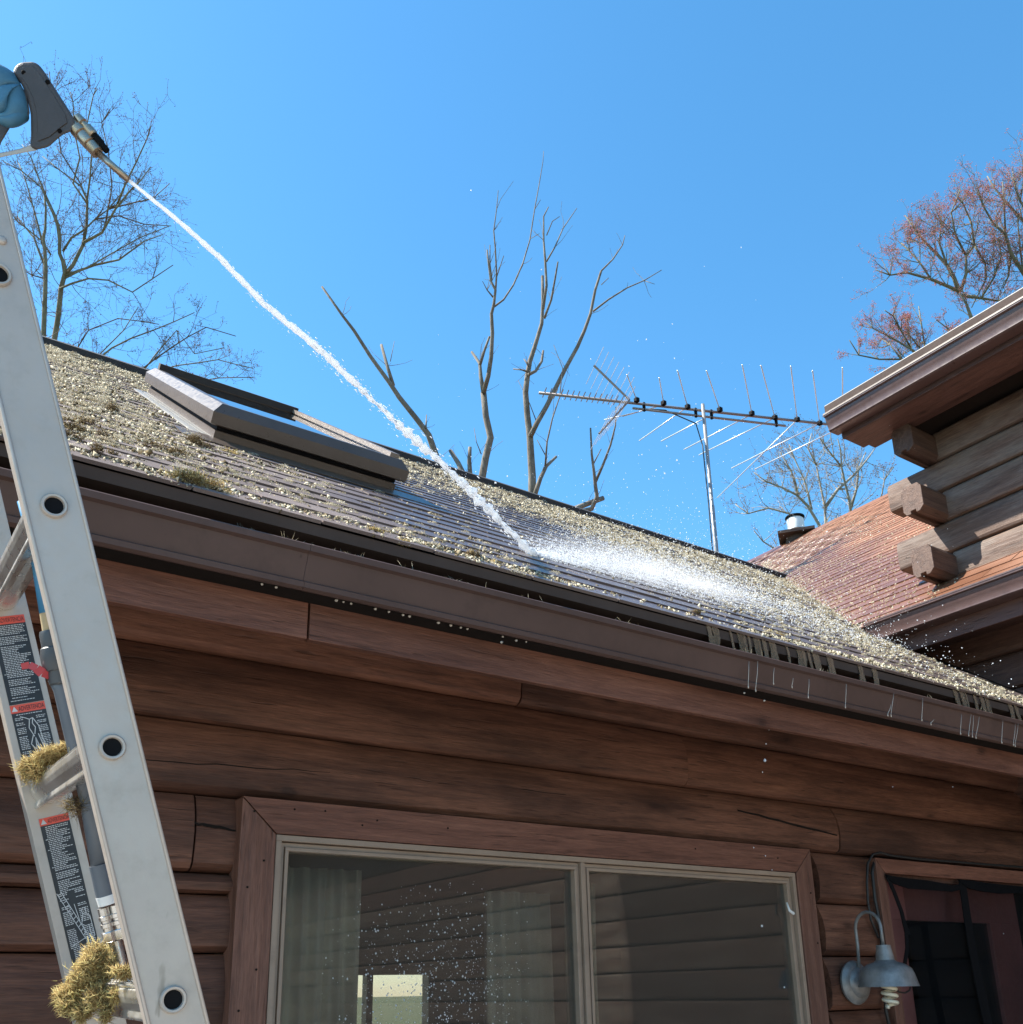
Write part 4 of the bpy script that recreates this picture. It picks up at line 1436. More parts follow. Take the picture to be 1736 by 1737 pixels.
roof_tuft(640, 908, .030, .020, .012, 'moss_gold', 'yellow brown moss clump at the roof edge below the skylight', 43, 700)
roof_tuft(690, 926, .026, .018, .010, 'moss_gold', 'thin moss scrap at the roof edge right of the skylight', 44, 500)
roof_tuft(1180, 1045, .028, .025, .018, 'moss_dark', 'moss clump at the roof edge where water starts dripping', 45, 800)
roof_tuft(1310, 1078, .035, .03, .014, 'moss_gold', 'pale moss clump near the roof edge left of the wing gutter', 46, 800)
roof_tuft(1405, 1062, .03, .05, .016, 'moss_dark', 'dark moss clump near the lower end of the valley', 47, 700)

# ================================================================== ladder
P1, P2, P3 = onD(92, 857, 1.155 * 1.022), onD(190, 1268, 1.155), onD(294, 1694, 1.155 * .978)
ld = (P1 - P3) / np.linalg.norm(P1 - P3)
uf = onD(80, 1330, 1.45) - P2
lu = uf - ld * (uf @ ld)
lu /= np.linalg.norm(lu)
lw = np.cross(ld, lu)
if lw[0] < 0:
    lw = -lw
SP = np.linalg.norm(P1 - P3) / 2
LW_ = .385
foot = P2 - ld * ((P2[2] - .06) / ld[2])
ladder = empty('extension_ladder', tuple(foot), 'aluminium ladder with warning labels leaning steeply in front of the gutter', 'ladder')
nb = -(P2[2] - .05) / ld[2]
HW = .0335


def rail(base, sgn, name, skew=0.0):
    # C channel: web in the (ld, lw) plane, flanges along sgn*lu
    t, fl = .0025, (.017 if name == 'rail' and base is P2 else .026)
    pr = [(-HW, 0), (HW, 0), (HW, fl), (HW - t, fl), (HW - t, t), (-HW + t, t), (-HW + t, fl), (-HW, fl)]
    a = base + ld * nb
    L = ld * (2.45 - nb)
    return MB().prism([a + lw * w + lu * q * sgn for w, q in pr], L).build(name, MAT['alu'], ladder, bevel=.0008)


near = rail(P2, 1, 'rail')
FAR = P2 + lu * LW_
farr = rail(FAR, 1, 'rail')
# edge beads of the near rail
for sgn in (-1, 1):
    MB().tube([P2 + ld * nb + lw * sgn * (HW - .0015) - lu * .0005, P2 + ld * 2.45 + lw * sgn * (HW - .0015) - lu * .0005], .0024, 8).build('rail_bead', MAT['alu'], near, smooth=True)
RUNG = [(-.021, .017), (.019, .019), (.021, .015), (.019, .010), (.017, .004), (.020, -.002), (.018, -.011), (.010, -.017), (.001, -.018), (-.008, -.016), (-.015, -.020), (-.021, -.022), (-.022, -.018), (-.018, -.010), (-.022, .0), (-.023, .008)]
k0, k1 = int(math.ceil((nb + .15) / SP)), int(2.4 / SP)
for k in range(k0, k1 + 1):
    c = P2 + ld * SP * k
    # the tread is set level-ish: rung profile in (lw, ld)
    MB().prism([c + lu * .003 + lw * w + ld * q for w, q in RUNG], lu * (LW_ - .004)).build('rung', MAT['alu_bright'], ladder, bevel=.0012)
    for i in range(5):
        w = -.017 + i * .008
        MB().obox(c + lu * LW_ / 2 + lw * w + ld * .0195, lu, lw, ld, LW_ / 2 - .004, .0012, .0012).build('tread_rib', MAT['alu_bright'], ladder)
    MB().lathe(c, -lu, [(-.001, .0155), (.003, .0158), (.0048, .0142), (.0045, .0118), (.001, .0108)], 26).build('rung_ferrule', MAT['alu'], ladder, smooth=True, sharp=50)
    MB().lathe(c, -lu, [(.0012, .0108), (.0049 - .0034, .0107)], 22).build('rung_bore', MAT['blackplastic'], ladder)
for (w, q) in ((-.012, 2.16 * SP), (.014, 2.16 * SP)):
    MB().lathe(P2 + lw * w + ld * q, -lu, [(-.001, .006), (.002, .006), (.0035, .003)], 12).build('rivet', MAT['alu'], ladder, smooth=True)


# warning labels on the far rail (facing the camera)
def lab(w0, w1, q0, q1, mat, name, lift, parent):
    a = FAR - lu * (.0006 + lift)
    return MB().prism([a + lw * w0 + ld * q0, a + lw * w1 + ld * q0, a + lw * w1 + ld * q1, a + lw * w0 + ld * q1], -lu * .0002).build(name, MAT[mat], parent)


def far_q(px, py):
    """photograph pixel -> (w, q) on the far rail face"""
    dd = ray(px, py)
    t = ((FAR - C0) @ lu) / (dd @ lu)
    p = C0 + dd * t - FAR
    return p @ lw, p @ ld


def text_mesh(body, size, w, q, parent, mat, maxw):
    cu = bpy.data.curves.new('lettering', 'FONT')
    cu.body = body
    cu.size = size
    ob = bpy.data.objects.new('lettering_tmp', cu)
    me = bpy.data.meshes.new_from_object(ob)
    bpy.data.objects.remove(ob)
    V = np.array([v.co[:] for v in me.vertices])
    wid = V[:, 0].max() - V[:, 0].min()
    V[:, 0] -= V[:, 0].min()
    V[:, 0] *= maxw / wid
    org = FAR - lu * .0014 + lw * w + ld * q
    W3 = V[:, 0:1] * lw + V[:, 1:2] * ld
    for v, p in zip(me.vertices, W3):
        v.co = p
    me.name = 'lettering'
    return link('lettering', me, MAT[mat], parent, org)


def label_block(qtop, qbot, head, lines, seed, picture=None, wr=(-.024, .0245)):
    r = np.random.RandomState(seed)
    st = lab(wr[0], wr[1], qbot, qtop - head, 'sticker_black', 'warning_label', 0, farr)
    hd = lab(wr[0], wr[1], qtop - head, qtop, 'sticker_red', 'label_header', 0.0002, farr)
    text_mesh('ADVERTENCIA', head * .8, wr[0] + .011, qtop - head * .78, farr, 'black_print', (wr[1] - wr[0]) * .74)
    tri = MB()
    a = FAR - lu * .0012 + lw * (wr[0] + .0055) + ld * (qtop - head * .52)
    tri.prism([a + lw * -.0042 - ld * .0034, a + lw * .0042 - ld * .0034, a + ld * .0044], -lu * .0002)
    tri.build('warning_triangle', MAT['print'], farr)
    mb = MB()
    q = qtop - head - .0035
    while q > qbot + .004:
        L0 = wr[0] + .004 + (.002 if r.rand() < .8 else 0)
        in_pic = picture and picture[0] > q > picture[1]
        lo, hi = (wr[0] + .003, wr[1] - .003)
        if in_pic:
            spans = [(lo, lo + .012), (hi - .013, hi)] if r.rand() < .75 else []
        else:
            spans = [(lo + (.003 if r.rand() < .85 else 0), hi - (r.rand() ** 3) * .02)]
        for (a0, a1) in spans:
            w = a0
            while w < a1 - .001:
                ln = r.uniform(.0012, .0045)
                a = FAR - lu * .0011
                e = min(w + ln, a1)
                mb.add([a + lw * w + ld * q, a + lw * e + ld * q, a + lw * e + ld * (q + .00115), a + lw * w + ld * (q + .00115)], [(0, 1, 2, 3)])
                w = e + .0009
        q -= .00265 if r.rand() < .93 else .0045
    o = mb.build('small_print', MAT['print'], farr)
    tag(o, kind='stuff')


def strokes(segs, th=.0006, name='pictogram'):
    mb = MB()
    for (a, b) in segs:
        A, B = np.array(a), np.array(b)
        t = B - A
        L = np.linalg.norm(t)
        if L < 1e-6:
            continue
        t = t / L
        nrm = np.array([-t[1], t[0]]) * th
        a0 = FAR - lu * .0012
        pts = [A + nrm, A - nrm, B - nrm, B + nrm]
        mb.add([a0 + lw * p[0] + ld * p[1] for p in pts], [(0, 1, 2, 3)])
    mb.build(name, MAT['print'], farr)


def pl_segs(pts):
    return list(zip(pts[:-1], pts[1:]))


qa = far_q(15, 1045)[1]
qa2 = far_q(30, 1196)[1]
qb = far_q(30, 1196)[1]
qb2 = far_q(55, 1312)[1]
qc = far_q(75, 1388)[1]
qc2 = far_q(130, 1645)[1]
HEAD = .0125
label_block(qa, qa2 + .001, HEAD, 0, 1)
pt, pb = qb - HEAD - .006, qb2
label_block(qb, qb2, HEAD, 0, 2, picture=(pt, pb))
Hh = pt - pb
f2 = lambda x, y: (-.024 + .0485 * x, pb + Hh * y)
seg = pl_segs([f2(.42, .02), f2(.52, .60), f2(.66, .02)]) + pl_segs([f2(.60, .30), f2(.80, .02)]) + pl_segs([f2(.52, .60), f2(.62, .32)])
for i in range(5):
    t = .06 + i * .1
    seg += [(f2(.42 + .1 * t / .6, t), f2(.66 - .14 * t / .6, t))]
    seg += [(f2(.66 - .06 * t / .3 if t < .3 else .60, t), f2(.80 - .2 * t / .3 if t < .3 else .62, t))]
seg += pl_segs([f2(.50, .62), f2(.40, .78), f2(.46, .93), f2(.56, .95), f2(.68, .80), f2(.72, .55), f2(.86, .10)]) + pl_segs([f2(.62, .66), f2(.70, .40), f2(.78, .12)])
seg += pl_segs([f2(.46, .93), f2(.34, .97), f2(.22, 1.0)]) + pl_segs([f2(.56, .95), f2(.52, .85), f2(.58, .78), f2(.52, .66)])
seg += pl_segs([f2(.36, .50), f2(.48, .66)]) + pl_segs([f2(.36, .50), f2(.46, .40)])
strokes(seg)
label_block(qc, qc2, HEAD * .9, 0, 3, picture=(qc - .115, qc2 + .03), wr=(-.0205, .021))
q0_, q1_ = qc2 + .034, qc - .112
Hh2 = q1_ - q0_
f3 = lambda x, y: (-.0205 + .0415 * x, q0_ + Hh2 * y)
seg = pl_segs([f3(.02, .98), f3(.62, .06)]) + pl_segs([f3(.16, 1.0), f3(.72, .12)])
for i in range(11):
    t = .04 + i * .088
    seg.append((f3(.02 + .60 * t, .98 - .92 * t), f3(.16 + .56 * t, 1.0 - .88 * t)))
seg += pl_segs([f3(.74, .62), f3(.68, .56), f3(.72, .50), f3(.82, .52), f3(.82, .60), f3(.74, .62)]) + pl_segs([f3(.80, .50), f3(.92, .44), f3(.94, .08), f3(.84, .06), f3(.82, .30)]) + pl_segs([f3(.70, .50), f3(.60, .34), f3(.68, .30)])
seg += pl_segs([f3(.1, .0), f3(.72, .10), f3(.95, .02)]) + pl_segs([f3(.5, .72), f3(.56, .40)])
strokes(seg, .00045)

# moss caught on the rungs
c2 = P2
moss_clump('moss_clump', [(onD(50, 1300, 1.40), (.014, .04, .008)), (onD(85, 1283, 1.36), (.018, .05, .006)), (onD(62, 1310, 1.38), (.010, .03, .014)), (onD(45, 1312, 1.42), (.007, .02, .014)), (onD(108, 1273, 1.33), (.012, .03, .005))], 5200, 'moss_gold', 'straw coloured moss clump draped over the ladder rung beside the red handled valve', 'moss caught on the ladder', 61, (.003, .015), (.0006, .0015))
moss_clump('moss_clump', [(onD(152, 1655, 1.27), (.022, .024, .016)), (onD(163, 1622, 1.28), (.015, .02, .014)), (onD(122, 1685, 1.28), (.014, .024, .015)), (onD(168, 1690, 1.25), (.015, .016, .014)), (onD(180, 1640, 1.27), (.009, .016, .018)), (onD(118, 1706, 1.27), (.012, .016, .010)), (onD(180, 1718, 1.24), (.006, .012, .014)), (onD(140, 1718, 1.26), (.010, .014, .012)), (onD(104, 1690, 1.28), (.007, .014, .008)), (onD(150, 1636, 1.26), (.010, .016, .008)), (onD(195, 1690, 1.24), (.007, .012, .008))], 15000, 'moss_gold', 'big golden moss clump heaped on the ladder rung at the bottom left', 'moss caught on the ladder', 62, (.003, .015), (.0007, .0018))
moss_clump('moss_clump', [(onD(208, 1650, 1.22), (.012, .012, .006))], 500, 'moss_gold', 'little moss scrap on the bottom rung against the near ladder rail', 'moss caught on the ladder', 63)
moss_clump('moss_clump', [(onD(122, 1366, 1.30), (.010, .012, .010)), (onD(133, 1372, 1.28), (.006, .01, .014))], 260, 'moss_dark', 'dark moss threads hanging under the upper ladder rung', 'moss caught on the ladder', 64, (.008, .024), (.0006, .0011))

# ================================================================== spray wand hung in the ladder
wd = 1.31


def wp(x, y, dd=wd):
    return onD(x, y, dd)


wand = empty('spray_wand', tuple(wp(208, 1655)), 'grey pipe spray wand with red valve lever and twin metal nozzles hanging inside the ladder', 'spray wand')
ax = wp(168, 1468) - wp(105, 1170)
axn = ax / np.linalg.norm(ax)
MB().tube([wp(40, 850), wp(54, 900), wp(66, 965), wp(78, 1040)], [.0085] * 4, 12).build('blue_hose', MAT['bluepipe'], wand, smooth=True)
MB().tube([wp(77, 1036), wp(84, 1073)], [.0080, .0088], 12).build('thread_tape', MAT['tape'], wand, smooth=True, sharp=40)
vc = wp(90, 1112)
MB().lathe(wp(84, 1070), axn, [(0, .0125), (.004, .0140), (.022, .0142), (.024, .0165), (.034, .0185), (.046, .0185), (.054, .0165), (.056, .0142), (.072, .0145), (.074, .0125)], 20).build('valve_body', MAT['pvc_dark'], wand, smooth=True, sharp=30)
hp = wp(82, 1125, wd - .004)
hl = [wp(84, 1146, wd - .01), wp(72, 1142, wd - .018), wp(62, 1134, wd - .02), wp(50, 1128, wd - .02), wp(36, 1131, wd - .02)]
mb = MB()
for i in range(len(hl) - 1):
    wdt = [.006, .0065, .0055, .005][i]
    t = hl[i + 1] - hl[i]
    t /= np.linalg.norm(t)
    nn = np.cross(t, ray(60, 1130) / np.linalg.norm(ray(60, 1130)))
    mb.prism([hl[i] + nn * wdt, hl[i] - nn * wdt, hl[i + 1] - nn * wdt * .9, hl[i + 1] + nn * wdt * .9], ray(60, 1130) * .006)
mb.build('valve_lever', MAT['redplastic'], wand)
MB().tube([wp(95, 1150), wp(105, 1170), wp(150, 1360), wp(168, 1468)], [.0108] * 4, 18).build('pipe', MAT['pvc'], wand, smooth=True)
MB().tube([wp(101, 1149), wp(103, 1156)], [.0128, .0128], 18).build('glue_ring', MAT['white'], wand, smooth=True)
MB().tube([wp(168, 1467), wp(180, 1520)], [.0128, .0128], 18).build('coupling', MAT['pvc'], wand, smooth=True, sharp=40)
MB().tube([wp(180, 1519), wp(184, 1534)], [.0135, .0128], 18).build('collar', MAT['white'], wand, smooth=True, sharp=40)
ft_ = wp(184, 1533)
nx = wp(208, 1655) - wp(188, 1570)
nx /= np.linalg.norm(nx)
side = np.cross(nx, ray(190, 1580))
side /= np.linalg.norm(side)
for sg, off in ((1, .0075), (-1, .0075)):
    c = ft_ + side * off * sg + nx * .004
    tag(MB().lathe(c, nx, [(0, .0075), (.010, .0078), (.011, .0088), (.016, .0088), (.017, .0070), (.020, .0070), (.021, .0086), (.026, .0086), (.027, .0065), (.032, .0065)], 16).build('quick_coupler', MAT['steel'], wand, smooth=True, sharp=30))
    MB().lathe(c + nx * .032, nx, [(0, .0095), (.001, .0105), (.013, .0105), (.014, .0095)], 6).build('hex_nut', MAT['steel'], wand)
tip = wp(196, 1596)
MB().lathe(tip, nx, [(0, .0075), (.010, .0078), (.012, .0082), (.052, .0078), (.052, .0045)], 18).build('nozzle', MAT['steel'], wand, smooth=True, sharp=40)
MB().lathe(tip + side * -.014 - nx * .004, nx, [(0, .006), (.012, .006), (.013, .005), (.02, .005)], 14).build('nozzle', MAT['steel'], wand, smooth=True, sharp=40)

# ================================================================== spray gun, glove, jet
GD = 2.3


def gz_(zx, zy, dd=GD):
    return onD(zx / 6.677, 80 + zy / 6.677, dd)


gun = empty('spray_gun', tuple(gz_(850, 850)), 'dark grey pressure washer gun with trigger guard held up at top left', 'spray gun')
fwd = ray(80, 180)
fwd /= np.linalg.norm(fwd)
outl = [(145, 290), (185, 205), (250, 172), (380, 166), (440, 196), (490, 258), (640, 490), (800, 740), (850, 830), (835, 900), (800, 960), (740, 972), (680, 1012), (550, 1128), (400, 1162), (340, 1120), (352, 1000), (350, 760), (320, 620), (285, 500), (230, 395)]
MB().prism([gz_(*q) - fwd * .022 for q in outl], fwd * .044).build('gun_body', MAT['gunbody'], gun, bevel=.008)
MB().prism([gz_(*q) - fwd * .0242 for q in [(205, 300), (260, 225), (370, 215), (430, 270), (620, 560), (740, 760), (760, 850), (690, 900), (560, 1010), (430, 1060), (420, 760), (370, 560), (300, 420)]], fwd * .003).build('gun_side_panel', MAT['gunbody'], gun, bevel=.0012)
for q in ((270, 290), (540, 395), (675, 945)):
    MB().lathe(gz_(*q) - fwd * .0245, -fwd, [(0, .0055), (.0012, .005)], 10).build('screw', MAT['blackplastic'], gun)
grd = [(395, 1075), (330, 1110), (220, 1150), (90, 1180), (0, 1195), (-140, 1215), (-190, 1180), (-190, 1215), (-150, 1252), (0, 1245), (150, 1215), (300, 1185), (420, 1165)]
MB().prism([gz_(*q) - fwd * .016 for q in grd], fwd * .032).build('trigger_guard', MAT['alu'], gun, bevel=.002)
MB().prism([gz_(*q) - fwd * .012 for q in [(60, 760), (65, 860), (40, 960), (5, 1110), (-30, 1100), (0, 930), (10, 760)]], fwd * .024).build('trigger', MAT['pvc'], gun, bevel=.002)
MB().prism([gz_(*q) - fwd * .017 for q in [(300, 500), (340, 760), (120, 900), (-60, 1200), (-200, 1420), (-330, 1380), (-140, 1000), (-20, 700), (160, 400)]], fwd * .034).build('grip', MAT['gunbody'], gun, bevel=.004)
nz0, nz1 = gz_(830, 880), gz_(1110, 1200)
na = (nz1 - nz0) / np.linalg.norm(nz1 - nz0)
nl = np.linalg.norm(nz1 - nz0)
MB().lathe(nz0, na, [(-.01, .013), (nl * .12, .0145), (nl * .14, .018), (nl * .32, .018), (nl * .34, .0145), (nl * .38, .0165), (nl * .66, .0165), (nl * .68, .0135), (nl * .72, .0155), (nl * .98, .0150), (nl, .011)], 18).build('nozzle_block', MAT['brass'], gun, smooth=True, sharp=30)
sd = np.cross(na, fwd)
sd /= np.linalg.norm(sd)
if (sd @ np.array([0, 0, 1])) < 0:
    sd = -sd
c = nz0 + sd * .020 - na * .008
MB().lathe(c, na, [(0, .010), (.02, .012), (.022, .008), (.034, .008), (.036, .0125), (.056, .0125), (.060, .010)], 16).build('bypass_coupler', MAT['brass'], gun, smooth=True, sharp=30)
MB().lathe(c + na * .058 + fwd * .004, na, [(0, .010), (.028, .010), (.032, .008), (.05, .0075)], 12).build('spare_nozzle', MAT['blackplastic'], gun, smooth=True, sharp=30)
MB().tube([nz1 - na * .004, onD(218, 305, GD)], [.0085, .0078], 14).build('lance', MAT['brass'], gun, smooth=True)


def skin_body(name, chains, mat, parent, sub=2):
    vs, es, rad, idx = [], [], [], {}

    def vid(p, r):
        key = tuple(np.round(p, 5))
        if key not in idx:
            idx[key] = len(vs)
            vs.append(tuple(p))
            rad.append(r)
        return idx[key]
    for ch in chains:
        last = None
        for p, r in ch:
            i = vid(np.array(p), r)
            if last is not None and last != i:
                es.append((last, i))
            last = i
    V = np.array(vs)
    org = V[0]
    me = bpy.data.meshes.new(name)
    me.from_pydata([tuple(v - org) for v in V], es, [])
    o = link(name, me, None, parent, org)
    sm = o.modifiers.new('skin', 'SKIN')
    for i, r in enumerate(rad):
        me.skin_vertices[0].data[i].radius = (r, r)
    me.skin_vertices[0].data[0].use_root = True
    sm.use_smooth_shade = True
    ss = o.modifiers.new('sub', 'SUBSURF')
    ss.levels = sub
    ss.render_levels = sub
    me.materials.append(mat)
    return o


hd = GD - .012
wr_ = gz_(-330, 420, hd + .02)
hand = empty('person', tuple(wr_), 'blue rubber gloved hand and sleeve gripping the spray gun at top left', 'person')
A1, A2, A3, A4, A5 = gz_(-150, 350, hd), gz_(20, 400, hd), gz_(125, 525, hd), gz_(185, 655, hd), gz_(200, 765, hd)
chains = [[(wr_, .036), (A1, .044), (A2, .040), (A3, .035), (A4, .031), (A5, .026)]]
for i, (a, b, e) in enumerate((((150, 840), (60, 850), (-20, 800)), ((120, 790), (20, 820), (-60, 770)))):
    chains.append([(A5 if i == 0 else A4, .026), (gz_(*a, hd - .02), .0165), (gz_(*b, hd - .03), .0135), (gz_(*e, hd - .03), .011)])
for i, (a, b, e) in enumerate((((60, 640), (-30, 700), (-110, 690)), ((0, 520), (-90, 600), (-170, 600)))):
    chains.append([(A3, .035), (gz_(*a, hd - .03), .017), (gz_(*b, hd - .04), .014), (gz_(*e, hd - .035), .011)])
chains.append([(A2, .040), (gz_(170, 470, hd + .03), .018), (gz_(260, 600, hd + .045), .014), (gz_(280, 720, hd + .05), .011)])
skin_body('glove', chains, MAT['glove'], hand)
chs = [[(wr_ + (gz_(-330, 420) - gz_(-180, 410)) * -.1, .040), (gz_(-520, 430, hd + .04), .048), (gz_(-900, 480, hd + .08), .055), (gz_(-1500, 800, hd + .15), .065)]]
MAT['sleeve'] = paint('dark_blue_sleeve', (0.03, 0.05, 0.09), 0.8)
skin_body('sleeve', chs, MAT['sleeve'], hand)

# the jet
jp = [(219, 306), (300, 372), (370, 434), (450, 517), (540, 590), (600, 648), (690, 733), (760, 795), (800, 835), (850, 885), (912, 948)]
jw = [2.8, 3.8, 4.7, 4.9, 5.5, 5.3, 6.2, 7.6, 7.0, 6.6, 7.5]
HIT = ray(912, 948)
HT = ((RZ0 - CAM_H) - RM * RY0) / (HIT[2] - RM * HIT[1])
L0 = math.dist(jp[0], jp[-1])
r = np.random.RandomState(8)
pts, rad = [], []
NJ = 260
cum = [0]
for a, b in zip(jp[:-1], jp[1:]):
    cum.append(cum[-1] + math.dist(a, b))
for i in range(NJ + 1):
    t = i / NJ * cum[-1]
    x = np.interp(t, cum, [p[0] for p in jp])
    y = np.interp(t, cum, [p[1] for p in jp])
    w = np.interp(t, cum, jw)
    f = i / NJ
    dep = 1 / ((1 - f) / GD + f / HT)
    tt = t / 9.0
    wob = (math.sin(tt * .9) * .6 + math.sin(tt * 2.3 + 1) * .35) * w * .22 * min(1, f * 3)
    pts.append(onD(x + wob * .6, y - wob * .6, dep))
    gap = 1.0
    if f > .55:
        gap = .45 + .9 * abs(math.sin(tt * 1.35)) * (0.6 + .4 * math.sin(tt * .37))
    rad.append(max(.0012, (w / FPX * dep) * (.95 + .10 * r.rand()) * gap))
jet = MB()
n = 9
jet.tube(pts, rad, n)
V = jet.v
ph = r.rand(n) * 6
for i in range(len(V)):
    k, q = divmod(i, n)
    if k < len(pts):
        c = pts[k]
        f = k / NJ
        a = .10 + .30 * f
        w_ = 1 + a * (math.sin(k * .55 + ph[q]) * .6 + math.sin(k * 1.35 + ph[q] * 3) * .4 + (.12 + .25 * f) * r.normal())
        V[i] = tuple(c + (np.array(V[i]) - c) * w_)
jo = jet.build('water_jet', MAT['water'], None, smooth=True)
tag(jo, 'white water jet shooting from the spray gun down to the shingles', 'water')
# droplets flying off the jet
N = 1700
k = (NJ * r.rand(N) ** .55).astype(int)
f = k / NJ
cc = np.array(pts)[k]
rw = np.array(rad)[k]
sp_ = r.normal(size=(N, 3)) * (rw * (.75 + .9 * f) + .0006)[:, None]
sp_ += np.array([0, 0, -1]) * (np.abs(r.normal(size=N)) * .004 * f)[:, None]
sz = (.0004 + .0020 * r.rand(N) ** 3 * (.3 + f))
al = (np.array(pts[-1]) - np.array(pts[0]))
al /= np.linalg.norm(al)
mats = np.array([np.eye(3) * q + np.outer(al, al) * q * 2.0 for q in sz])
o = inst_mesh('jet_droplets', OCT_V, OCT_F, mats, cc + sp_, MAT['water'], None, smooth=True)
tag(o, 'fine white droplets torn off along the water jet', 'water', kind='stuff')

# splash: fans out to the right of the impact, low over the shingles
HP = C0 + HIT * HT
hs = (HP[1] - RY0) / RC
N = 30000
dist = r.rand(N) ** 1.35 * 2.2
ang = r.normal(size=N) * .26 + .42
sx_ = HP[0] - .03 + dist * np.cos(ang)
ss_ = hs + dist * np.sin(ang)
hh = np.abs(r.normal(size=N)) * (.004 + .028 * dist) * np.where(r.rand(N) < .15, 3.0, 1.0) + .007
sz = (.0007 + .0016 * r.rand(N) ** 2.5) * (1 + .25 * dist)
loc = np.array([0, RY0, RZ0]) + sx_[:, None] * np.array([1., 0, 0]) + ss_[:, None] * RA + hh[:, None] * RN
ok = (ss_ < SLEN) & (loc[:, 0] < 4.15) & ~((loc[:, 2] < WZ_C + WM * (loc[:, 0] - XW)) & (loc[:, 0] > 4.4))
o = inst_mesh('splash_droplets', OCT_V, OCT_F, rand_rot(r, ok.sum()) * sz[ok][:, None, None], loc[ok], MAT['water'], None, smooth=True)
tag(o, 'white splash droplets bursting to the right where the jet hits the roof', 'water', kind='stuff')
# high spray over the ridge and in front of the wing
N = 800
t1 = r.rand(N)
sx_ = 2.2 + 4.2 * t1 + r.normal(size=N) * .4
ss_ = 1.2 + 2.6 * t1 + r.normal(size=N) * .5
hh = np.abs(r.normal(size=N)) * .45 + .03
sz = .0012 + .0026 * r.rand(N) ** 3
loc = np.array([0, RY0, RZ0]) + sx_[:, None] * np.array([1., 0, 0]) + ss_[:, None] * RA + hh[:, None] * RN
ok = (loc[:, 1] < 6.5) & ~((loc[:, 2] < WZ_C + WM * (loc[:, 0] - XW)) & (loc[:, 0] > 4.4))
o = inst_mesh('flying_spray', OCT_V, OCT_F, rand_rot(r, ok.sum()) * sz[ok][:, None, None], loc[ok], MAT['water'], None, smooth=True)
tag(o, 'scattered spray drops in the air above the ridge near the antenna mast', 'water', kind='stuff')

# mist: a shallow cloud over the impact
mm = MT('spray_mist')
tc = mm.n('TexCoord')
gr = mm.n('TexGradient', gradient_type='SPHERICAL')
mm.l(tc.outputs['Object'], gr.inputs[0])
nz = mm.noise(mm.mapping(tc.outputs['Object'], (3, 3, 2)), 1.6, 5, .6)
dn = mm.math('MULTIPLY', mm.math('POWER', gr.outputs['Fac'], 1.5), mm.ramp(nz, [(.38, (0, 0, 0)), (.72, (1, 1, 1))]))
pv = mm.n('ShaderNodeVolumePrincipled'[10:])
pv.inputs['Color'].default_value = (1, 1, 1, 1)
pv.inputs['Anisotropy'].default_value = .1
mm.l(mm.math('MULTIPLY', dn, 5.5), pv.inputs['Density'])
mm.l(pv.outputs[0], mm.out.inputs['Volume'])
dirm = np.array([math.cos(.36), math.sin(.36)])
ex = np.array([1., 0, 0]) * dirm[0] + RA * dirm[1]
ey = np.cross(RN, ex)
ctr = HP + ex * .80 + RN * .03
bmx = bmesh.new()
bmesh.ops.create_icosphere(bmx, subdivisions=3, radius=1.0)
me = bpy.data.meshes.new('spray_mist')
bmx.to_mesh(me)
bmx.free()
me.materials.append(mm.m)
mo = bpy.data.objects.new('spray_mist', me)
COL.objects.link(mo)
mo.matrix_world = Matrix.Translation(Vector(ctr)) @ (Matrix((tuple(ex * 1.05), tuple(ey * .34), tuple(RN * .10))).transposed()).to_4x4()
tag(mo, 'white mist drifting from the jet impact over the wet shingles', 'mist', kind='stuff')

# ------------------------------------------------------------------ muddy water running over the roof edge and dripping from the gutter
mb = MB()
r = np.random.RandomState(17)
for i in range(46):
    x = 2.0 + 2.75 * r.rand()
    if r.rand() < .35:
        x = 2.1 + .5 * r.rand()
    w = r.uniform(.004, .016)
    P = [np.array([x, RY0 - .006, RZ0 + .006]), np.array([x + .002, RY0 - .010, RZ0 - .008]), np.array([x + .004, RY0 - .012, RZ0 - .035]), np.array([x + r.uniform(-.01, .01), RY0 - .018, LZ + .012])]
    for a, b in zip(P[:-1], P[1:]):
        mb.add([a + (-w, 0, 0), a + (w, 0, 0), b + (w * .8, 0, 0), b + (-w * .8, 0, 0), a + (-w, .002, 0), a + (w, .002, 0), b + (w * .8, .002, 0), b + (-w * .8, .002, 0)], [(0, 1, 2, 3), (7, 6, 5, 4), (1, 5, 6, 2), (4, 0, 3, 7)])
o = mb.build('running_water', MAT['muddy'], None)
tag(o, 'muddy water sheets spilling over the wet end of the roof edge into the gutter', 'water', kind='stuff')
mb = MB()
mbd = MB()
mbt = MB()
for px, py0, py1 in ((1271, 1122, 1166), (1286, 1122, 1172), (1314, 1133, 1160), (1346, 1150, 1166), (1373, 1152, 1183), (1436, 1160, 1200), (1517, 1176, 1215), (1566, 1184, 1222), (1632, 1212, 1245), (1648, 1212, 1248), (1652, 1214, 1250), (1662, 1216, 1252), (1702, 1222, 1260), (1723, 1228, 1264), (1728, 1228, 1266), (1512, 1195, 1214), (1585, 1220, 1229)):
    a, b = onY(px, py0, 1.894), onY(px - 3 + r.uniform(-3, 2), py1, 1.9)
    k = [a, a * .6 + b * .4 + (r.uniform(-.002, .002), 0, 0), b + (0, 0, .006), b, b - (0, 0, .004)]
    mbt.tube(k, [.0005, .0010, .0011, .0024, .0006], 6)
